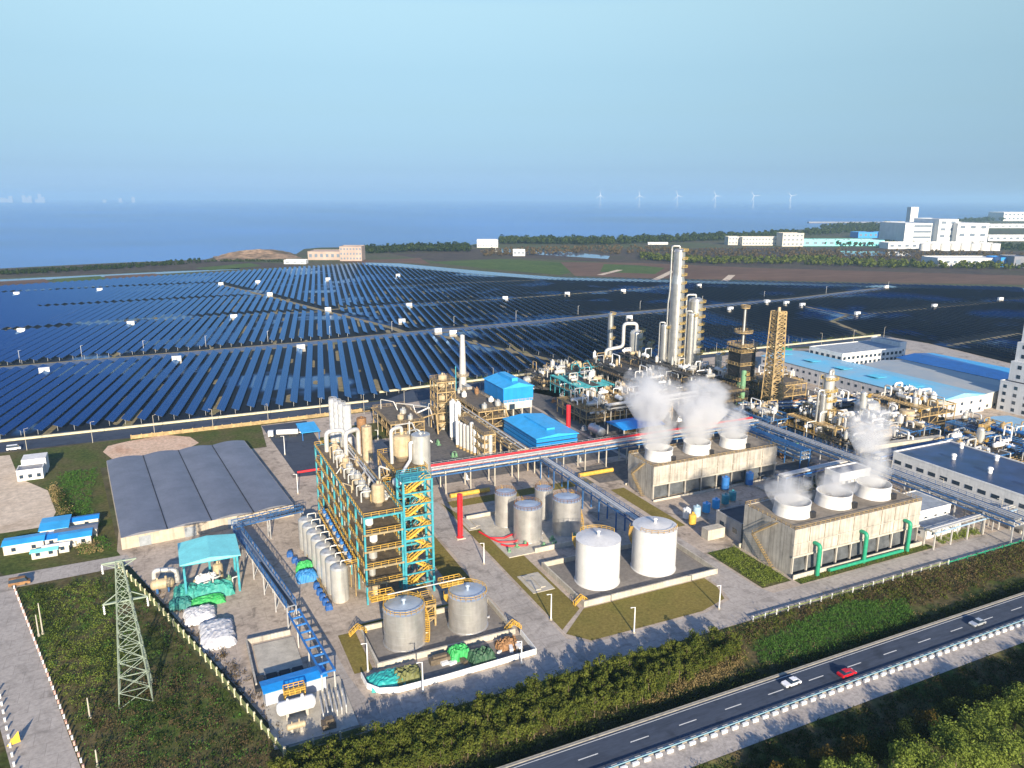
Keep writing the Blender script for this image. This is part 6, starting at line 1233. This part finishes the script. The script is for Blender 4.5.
SCR = [(-44, 238), (-20.5, 238), (-11.5, 216), (-.5, 182), (12.5, 139), (12.5, 120), (-14, 119), (-21, 152)]
scatter('shrubs', 'olive brush filling the gaps of the young tree belt', m_olive, 900, [(13, 122), (92, 122), (116, 126), (119, 137), (36, 137), (30, 138), (16, 138)], 1.1, .19, 26, 43, 1.0, 2.8)
scatter('scrub', 'dark undergrowth between the young trees of the belt', m_deep, 500, [(13, 121.5), (92, 121.5), (118, 126), (118, 137), (36, 137), (30, 138), (16, 138)], 1.1, .2, 16, 40)
scatter('dry_grass', 'straw coloured meadow patches on the verge above the highway', m_straw, 300, [(186, 137.5), (300, 137.5), (300, 128), (190, 128)], 1.2, .2, 16, 41)
scatter('scrub', 'yellow green weeds on the waste ground beside the pale road', m_light, 260, [(-42, 236), (-24, 236), (-16, 190), (-24, 165), (-32, 190)], 1.1, .2, 18, 42)
scatter('scrub', 'dark scrub bushes on the waste ground round the pylon', m_deep, 420, SCR, 1.5, .26, 26, 1)
scatter('scrub', 'fresh green bushes on the waste ground round the pylon', m_light, 130, [(-40, 236), (-24, 236), (-18, 200), (-26, 180), (-32, 190)], 1.2, .22, 22, 2)
scatter('scrub', 'meadow green bushes on the waste ground near the fence', m_green2, 260, SCR, 1.3, .22, 20, 3)
scatter('dry_grass', 'dry brown scrub on the waste ground below the pylon', m_brown, 420, [(-22, 175), (-2, 178), (12, 139), (12, 120), (-14, 119), (-20, 152)], 1.3, .22, 18, 4)
scatter('dry_grass', 'brown weeds along the inside of the boundary fence', m_brown, 160, [(-16, 236), (-8, 222), (12, 168), (13, 160), (15.2, 141), (.8, 186)], .8, .2, 14, 5)
scatter('meadow', 'bright green herb patch on the verge below the cooling tower', m_green2, 1500, [(124, 122), (128, 129), (150, 134), (168, 135), (183, 129), (176, 120), (136, 118.9)], .9, .2, 16, 6, .8)
scatter('dry_grass', 'brown scrub on the verge between service road and highway', m_brown, 900, [(112, 136.5), (150, 137.5), (300, 137.5), (300, 124), (185, 125), (166, 136), (125, 130), (118, 121)], 1.4, .26, 20, 7)
scatter('scrub', 'olive scrub on the verge between service road and highway', m_olive, 420, [(112, 136.5), (150, 137.5), (300, 137.5), (300, 124), (185, 125), (166, 136), (125, 130), (118, 121)], 1.6, .28, 24, 8)
scatter('reeds', 'pale straw reeds at the foot of the tree belt', m_straw, 240, [(88, 122.5), (116, 128), (122, 132), (124, 126), (112, 121), (92, 120.5)], .9, .22, 16, 9, 1.6)
scatter('dry_grass', 'straw coloured grass on the dark ditch bank beside the highway', m_straw, 160, [(20, 121), (300, 121), (300, 123), (20, 123)], .7, .16, 12, 10)
scatter('scrub', 'dark weeds on the ditch bank beside the highway', m_deep, 1500, [(20, 116.4), (300, 116.4), (300, 123), (130, 121.5), (20, 122)], 1.0, .24, 16, 11)
scatter('scrub', 'dark rough weeds on the slope below the highway', m_deep, 1500, [(60, 98.6), (260, 98.6), (260, 89), (60, 88)], 1.1, .26, 16, 12)
scatter('dry_grass', 'brown rough grass on the slope below the highway', m_brown, 700, [(60, 99), (260, 99), (260, 89), (60, 88)], .9, .22, 14, 13)
scatter('scrub', 'green bushes on the rough ground beside the warehouse', m_green2, 330, [(-44, 345), (-30, 345), (-30, 300), (-22, 258), (-30, 258), (-38, 290)], 1.3, .26, 20, 14)
scatter('reeds', 'brown reed strip in the ditch beside the sheds', m_straw, 200, [(-46, 330), (-44, 330), (-30, 272), (-24, 258), (-29, 257), (-36, 275)], 1.3, .28, 18, 15)
scatter('scrub', 'dark bushes beside the sandy lot', m_deep, 200, [(-43, 322), (-39, 300), (-31, 262), (-34, 290), (-40, 318)], 1.4, .3, 20, 16)
scatter('hedge', 'clipped green hedge at the foot of the front cooling tower end', m_light, 340, [(152, 152), (161.5, 152), (161.5, 175), (152, 175)], 1.0, .2, 18, 17)
scatter('hedge', 'low green planting along the front of the cooling tower', m_light, 150, [(164, 148.6), (221, 148.6), (221, 150.6), (164, 150.6)], .6, .18, 14, 18)
scatter('hedge', 'green planting beside the pump house and service road', m_light, 130, [(226, 149), (246, 149), (246, 152.5), (226, 152.5)], .9, .22, 16, 19)
scatter('scrub', 'grey green shrubs in the steam behind the front cooling tower', m_olive, 140, [(205, 196), (220, 192), (238, 200), (236, 210), (210, 210)], 1.6, .3, 22, 20)
scatter('scrub', 'dark bank vegetation along the near edge of the solar field', m_olive, 400, [(140, 424), (372, 436), (540, 440), (540, 443), (372, 440), (140, 428)], 1.4, .4, 12, 21)
# far woods
def wood(name, label, mat, pix, n, h, seed):
    r = random.Random(seed); mb = MB()
    for i in range(n):
        k = r.random() * (len(pix) - 1); a, b = pix[int(k)], pix[int(k) + 1]; f = k - int(k); u, v = at(a[0] + (b[0] - a[0]) * f, a[1] + (b[1] - a[1]) * f + r.uniform(-1, 1) * a[2]); H = h * r.uniform(.6, 1.3); R = H * .45
        for j in range(26):
            d = Vector((r.gauss(0, 1), r.gauss(0, 1), r.gauss(0, 1))).normalized(); p = Vector((u, v, H * .55)) + Vector((d.x * R, d.y * R, d.z * H * .45)) * r.random() ** .3; t1 = d.orthogonal().normalized(); t2 = d.cross(t1); w = H * .16 * r.uniform(.6, 1.4)
            mb.add([p - t1 * w, p - t2 * w, p + t1 * w, p + t2 * w], [(0, 1, 2, 3)])
    return tag(mb.build(name, mat), label, 'woodland', None, 'stuff')
wood('far_wood', 'dark tree line along the shore behind the solar field', m_deep, [(0, 274, 1.5), (60, 271.5, 1.5), (130, 267, 1.5), (200, 262, 1.5)], 420, 5, 1)
wood('far_wood', 'dark tree belt round the spoil bank on the shore', m_deep, [(205, 262, .5), (250, 261.5, .5), (300, 262, .5)], 120, 4, 2)
wood('far_wood', 'dark wood on the shore behind the fields', m_deep, [(366, 252, 2), (420, 250, 2), (470, 250, 1.5)], 330, 12, 3)
wood('far_wood', 'long dark coastal wood beyond the scrubland', m_deep, [(500, 242.5, 1.5), (560, 243, 2), (620, 243, 2), (690, 240, 2), (740, 238, 2), (830, 233, 2), (900, 230, 2)], 900, 15, 4)
wood('far_wood', 'dark coastal woods behind the distant white plant', m_deep, [(820, 229, 1), (900, 226, 1), (1000, 220, 1.5), (1060, 216, 1.5)], 420, 18, 5)
wood('far_wood', 'green tree belts on the brown scrubland', m_olive, [(640, 258, 2), (700, 262, 2.5), (800, 262, 3), (900, 266, 2.5), (1030, 268, 2.5)], 700, 9, 6)
wood('far_wood', 'brown bushes of the wide scrubland', m_brown, [(480, 254, 3), (600, 250, 4), (724, 254, 5), (850, 255, 4), (1030, 258, 5)], 900, 7, 7)
wood('far_wood', 'dark trees among the far industrial buildings', m_deep, [(800, 244, 1.5), (900, 246, 1.5), (1030, 250, 1.5)], 300, 12, 8)

# ================================================================== FAR SHORE
m_farw = M('far_white', (.74, .74, .72), .8, var=.1, scale=.05); m_fart = M('far_tan', (.40, .31, .26), .85, var=.15, scale=.05)
def farb(name, label, x0, x1, yb, yt, depth, mat, roof, rows=2, nu=8, cat='building', win=None, wm=None, roofk='flat'):
    u0, v0 = at(x0, yb); g = ray(x0, yb); w0 = W(u0, v0); w1 = W(*at(x1, yb)); A = (w1 - w0).length; h = height((x0 + x1) / 2, yb, yt); rz = math.atan2(w1.y - w0.y, w1.x - w0.x) - TH
    fh = h / rows; return building(name, label, u0, v0, A, depth, h, mat, roof, rows, nu, 3, win or (A / nu * .5, fh * .4), cat, 1.0, None, roofk, h * .15, 'f', wm or M('far_window', (.14, .18, .24), .4), rz, fh * .35, fh)
farb('apartment_house', 'tan unfinished block by the shore behind the solar field', 340, 362, 261, 247, 40, m_fart, m_fart, 3, 7)
farb('shed', 'low tan sheds beside the unfinished block by the shore', 308, 341, 260, 252, 50, m_fart, m_fart, 1, 6)
farb('shed', 'small pale huts between the spoil bank and the tan block', 284, 306, 264, 260.5, 18, m_farw, m_fart, 1, 3)
farb('white_house', 'long white building on the shore beyond the fields', 477, 498, 247.5, 240.5, 40, m_farw, m_farw, 2, 8)
farb('round_roof_hut', 'small white hut with blue side beside the far canal', 513, 525, 256, 250, 14, m_farw, m_blueroof, 1, 3)
farb('far_shed', 'long low pale shed on the scrubland', 648, 668, 244.5, 242.8, 10, m_farw, m_farw, 1, 4)
farb('office_block', 'small cream block, first in the distant row of buildings', 728, 741, 245, 237, 30, m_wall, m_farw, 2, 4)
farb('office_block', 'long cream two storey building in the distant row', 742, 780, 245.5, 237.5, 40, m_wall, m_farw, 2, 12)
farb('office_block', 'tan five storey block at the end of the distant row', 782, 803, 246.5, 233.5, 40, m_wall, m_fart, 3, 5)
farb('greenhouse', 'long low shed with a teal and white roof in the distance', 803, 884, 246, 240.5, 60, m_tealroof, m_farw, 1, 10)
farb('blue_shed', 'long blue distant shed behind the teal one', 858, 888, 238, 232.5, 50, m_bluesheet, m_roofgrey, 1, 6)
farb('white_plant', 'big white windowed power plant hall in the distance', 903, 938, 246, 223.5, 120, m_farw, m_farw, 4, 1, 'power plant', wm=M('far_window', (.14, .18, .24), .4))
farb('white_plant', 'tallest white block of the distant power plant', 936, 955, 246.5, 219.5, 110, m_farw, m_farw, 4, 2, 'power plant')
farb('white_plant', 'white wing with a dark glass slot of the distant power plant', 955, 986, 247, 223.5, 110, m_farw, m_farw, 3, 3, 'power plant')
farb('white_plant', 'low white front range of the distant power plant', 888, 992, 249, 243, 40, m_farw, m_farw, 1, 14, 'power plant')
u, v = at(909, 240); h = height(909, 240, 207); solo(MB().box(-11, 11, -9, 9, 0, h), 'far_chimney', m_farw, 'square white chimney of the distant power plant', 'chimney', u, v, 0, -.3)
for i in range(8): u, v = at(924 + i * 10, 250.5); storage_tank('white storage tank in the row before the distant power plant', u, v, 11, 15, m_farw, m_farw, 'tanks before the distant power plant', vent=False, ribs=1, seg=20, rail=m_farw)
farb('white_shed', 'long white factory shed with a blue end in the distance', 937, 1000, 266, 258.5, 50, m_farw, m_farw, 1, 9)
farb('blue_shed', 'blue end building of the long white distant shed', 1000, 1011, 267, 258, 40, m_bluesheet, m_blueroof, 1, 2)
farb('grey_shed', 'grey gabled shed beside the blue end building', 1013, 1030, 268, 257, 40, m_roofgrey, m_roofgrey, 1, 2)
farb('far_block', 'long white block beyond the woods at the coast', 1003, 1040, 221, 212.5, 120, m_farw, m_farw, 2, 9)
farb('far_shed', 'pale sheds below the white block at the coast', 986, 1040, 228, 224.5, 60, m_farw, m_farw, 1, 8)
farb('far_shed', 'pale long shed right of the distant power plant'.replace('right of', 'next to'), 988, 1040, 241, 236, 60, m_farw, m_farw, 1, 8)
farb('jetty', 'long low dark jetty running out into the sea', 809, 900, 223, 222, 20, m_roofgrey, m_roofgrey, 1, 2, 'jetty')
# wind turbines off the coast
m_turb = M('turbine_grey', (.50, .53, .56), .5, var=.03)
def turbine(i, x):
    D = 10500; d = ray(x, 207); k = D / math.hypot(d.x, d.y); px, py = d.x * k, d.y * k; u, v = px * CU + py * SU, -px * SU + py * CU
    t = thing('wind_turbine', 'white three bladed wind turbine standing in the sea beyond the coast', 'wind turbine', u, v, -1.2, -TH, 'wind turbines in the sea')
    MB().cyl(0, 0, 0, 150, 3.2, 12, 2).build('tower', m_turb, t); MB().box(-5, 5, -9, 9, 148, 157).build('nacelle', m_turb, t)
    for k in range(3):
        a = math.pi / 2 + k * 2 * math.pi / 3 + i * .15; c, s = math.cos(a), math.sin(a); MB().add([(-s * 3, -10, 152 + c * 3), (s * 3, -10, 152 - c * 3), (c * 75 + s * 1, -10, 152 + s * 75 - c * 1), (c * 75 - s * 1, -10, 152 + s * 75 + c * 1), (-s * 3, -12, 152 + c * 3), (s * 3, -12, 152 - c * 3), (c * 75 + s * 1, -11, 152 + s * 75 - c * 1), (c * 75 - s * 1, -11, 152 + s * 75 + c * 1)], [(0, 3, 2, 1), (4, 5, 6, 7), (0, 1, 5, 4), (1, 2, 6, 5), (2, 3, 7, 6), (3, 0, 4, 7)]).build('blade', m_turb, t)
for i, x in enumerate((600, 639, 677, 715, 753, 790)): turbine(i, x)
# skyline across the water
rs = random.Random(9)
for i in range(13):
    x = (3, 6, 9, 12, 25, 28, 31, 38, 41, 44, 105, 121, 134)[i]; d = ray(x, 206); k = 20000 / math.hypot(d.x, d.y); px, py = d.x * k, d.y * k
    solo(MB().box(-35, 35, -35, 35, 0, rs.uniform(150, 199.9)).box(-20, 20, -20, 20, 200, 215) if i in (4, 8) else MB().box(-35, 35, -35, 35, 0, rs.uniform(60, 150)), 'far_tower', M('far_grey', (.27, .31, .37), .8), 'pale distant tower block on the skyline across the sea', 'tower block', px * CU + py * SU, -px * SU + py * CU, -1.2, 0, 'tower blocks across the sea')

# ------------------------------------------------------------------ sea haze
hz, hn, hl, hb = new_mat('haze'); hn.remove(hb); pv = hn.new('ShaderNodeVolumePrincipled')
pv.inputs['Color'].default_value = (.46, .72, .88, 1); pv.inputs['Density'].default_value = 8e-5; pv.inputs['Anisotropy'].default_value = 0.1
hl.new(pv.outputs[0], hn.get('Material Output').inputs['Volume'])
tag(MB().box(-47000, 47000, -21000, 47000, -5, 260).build('haze', hz), kind='stuff')
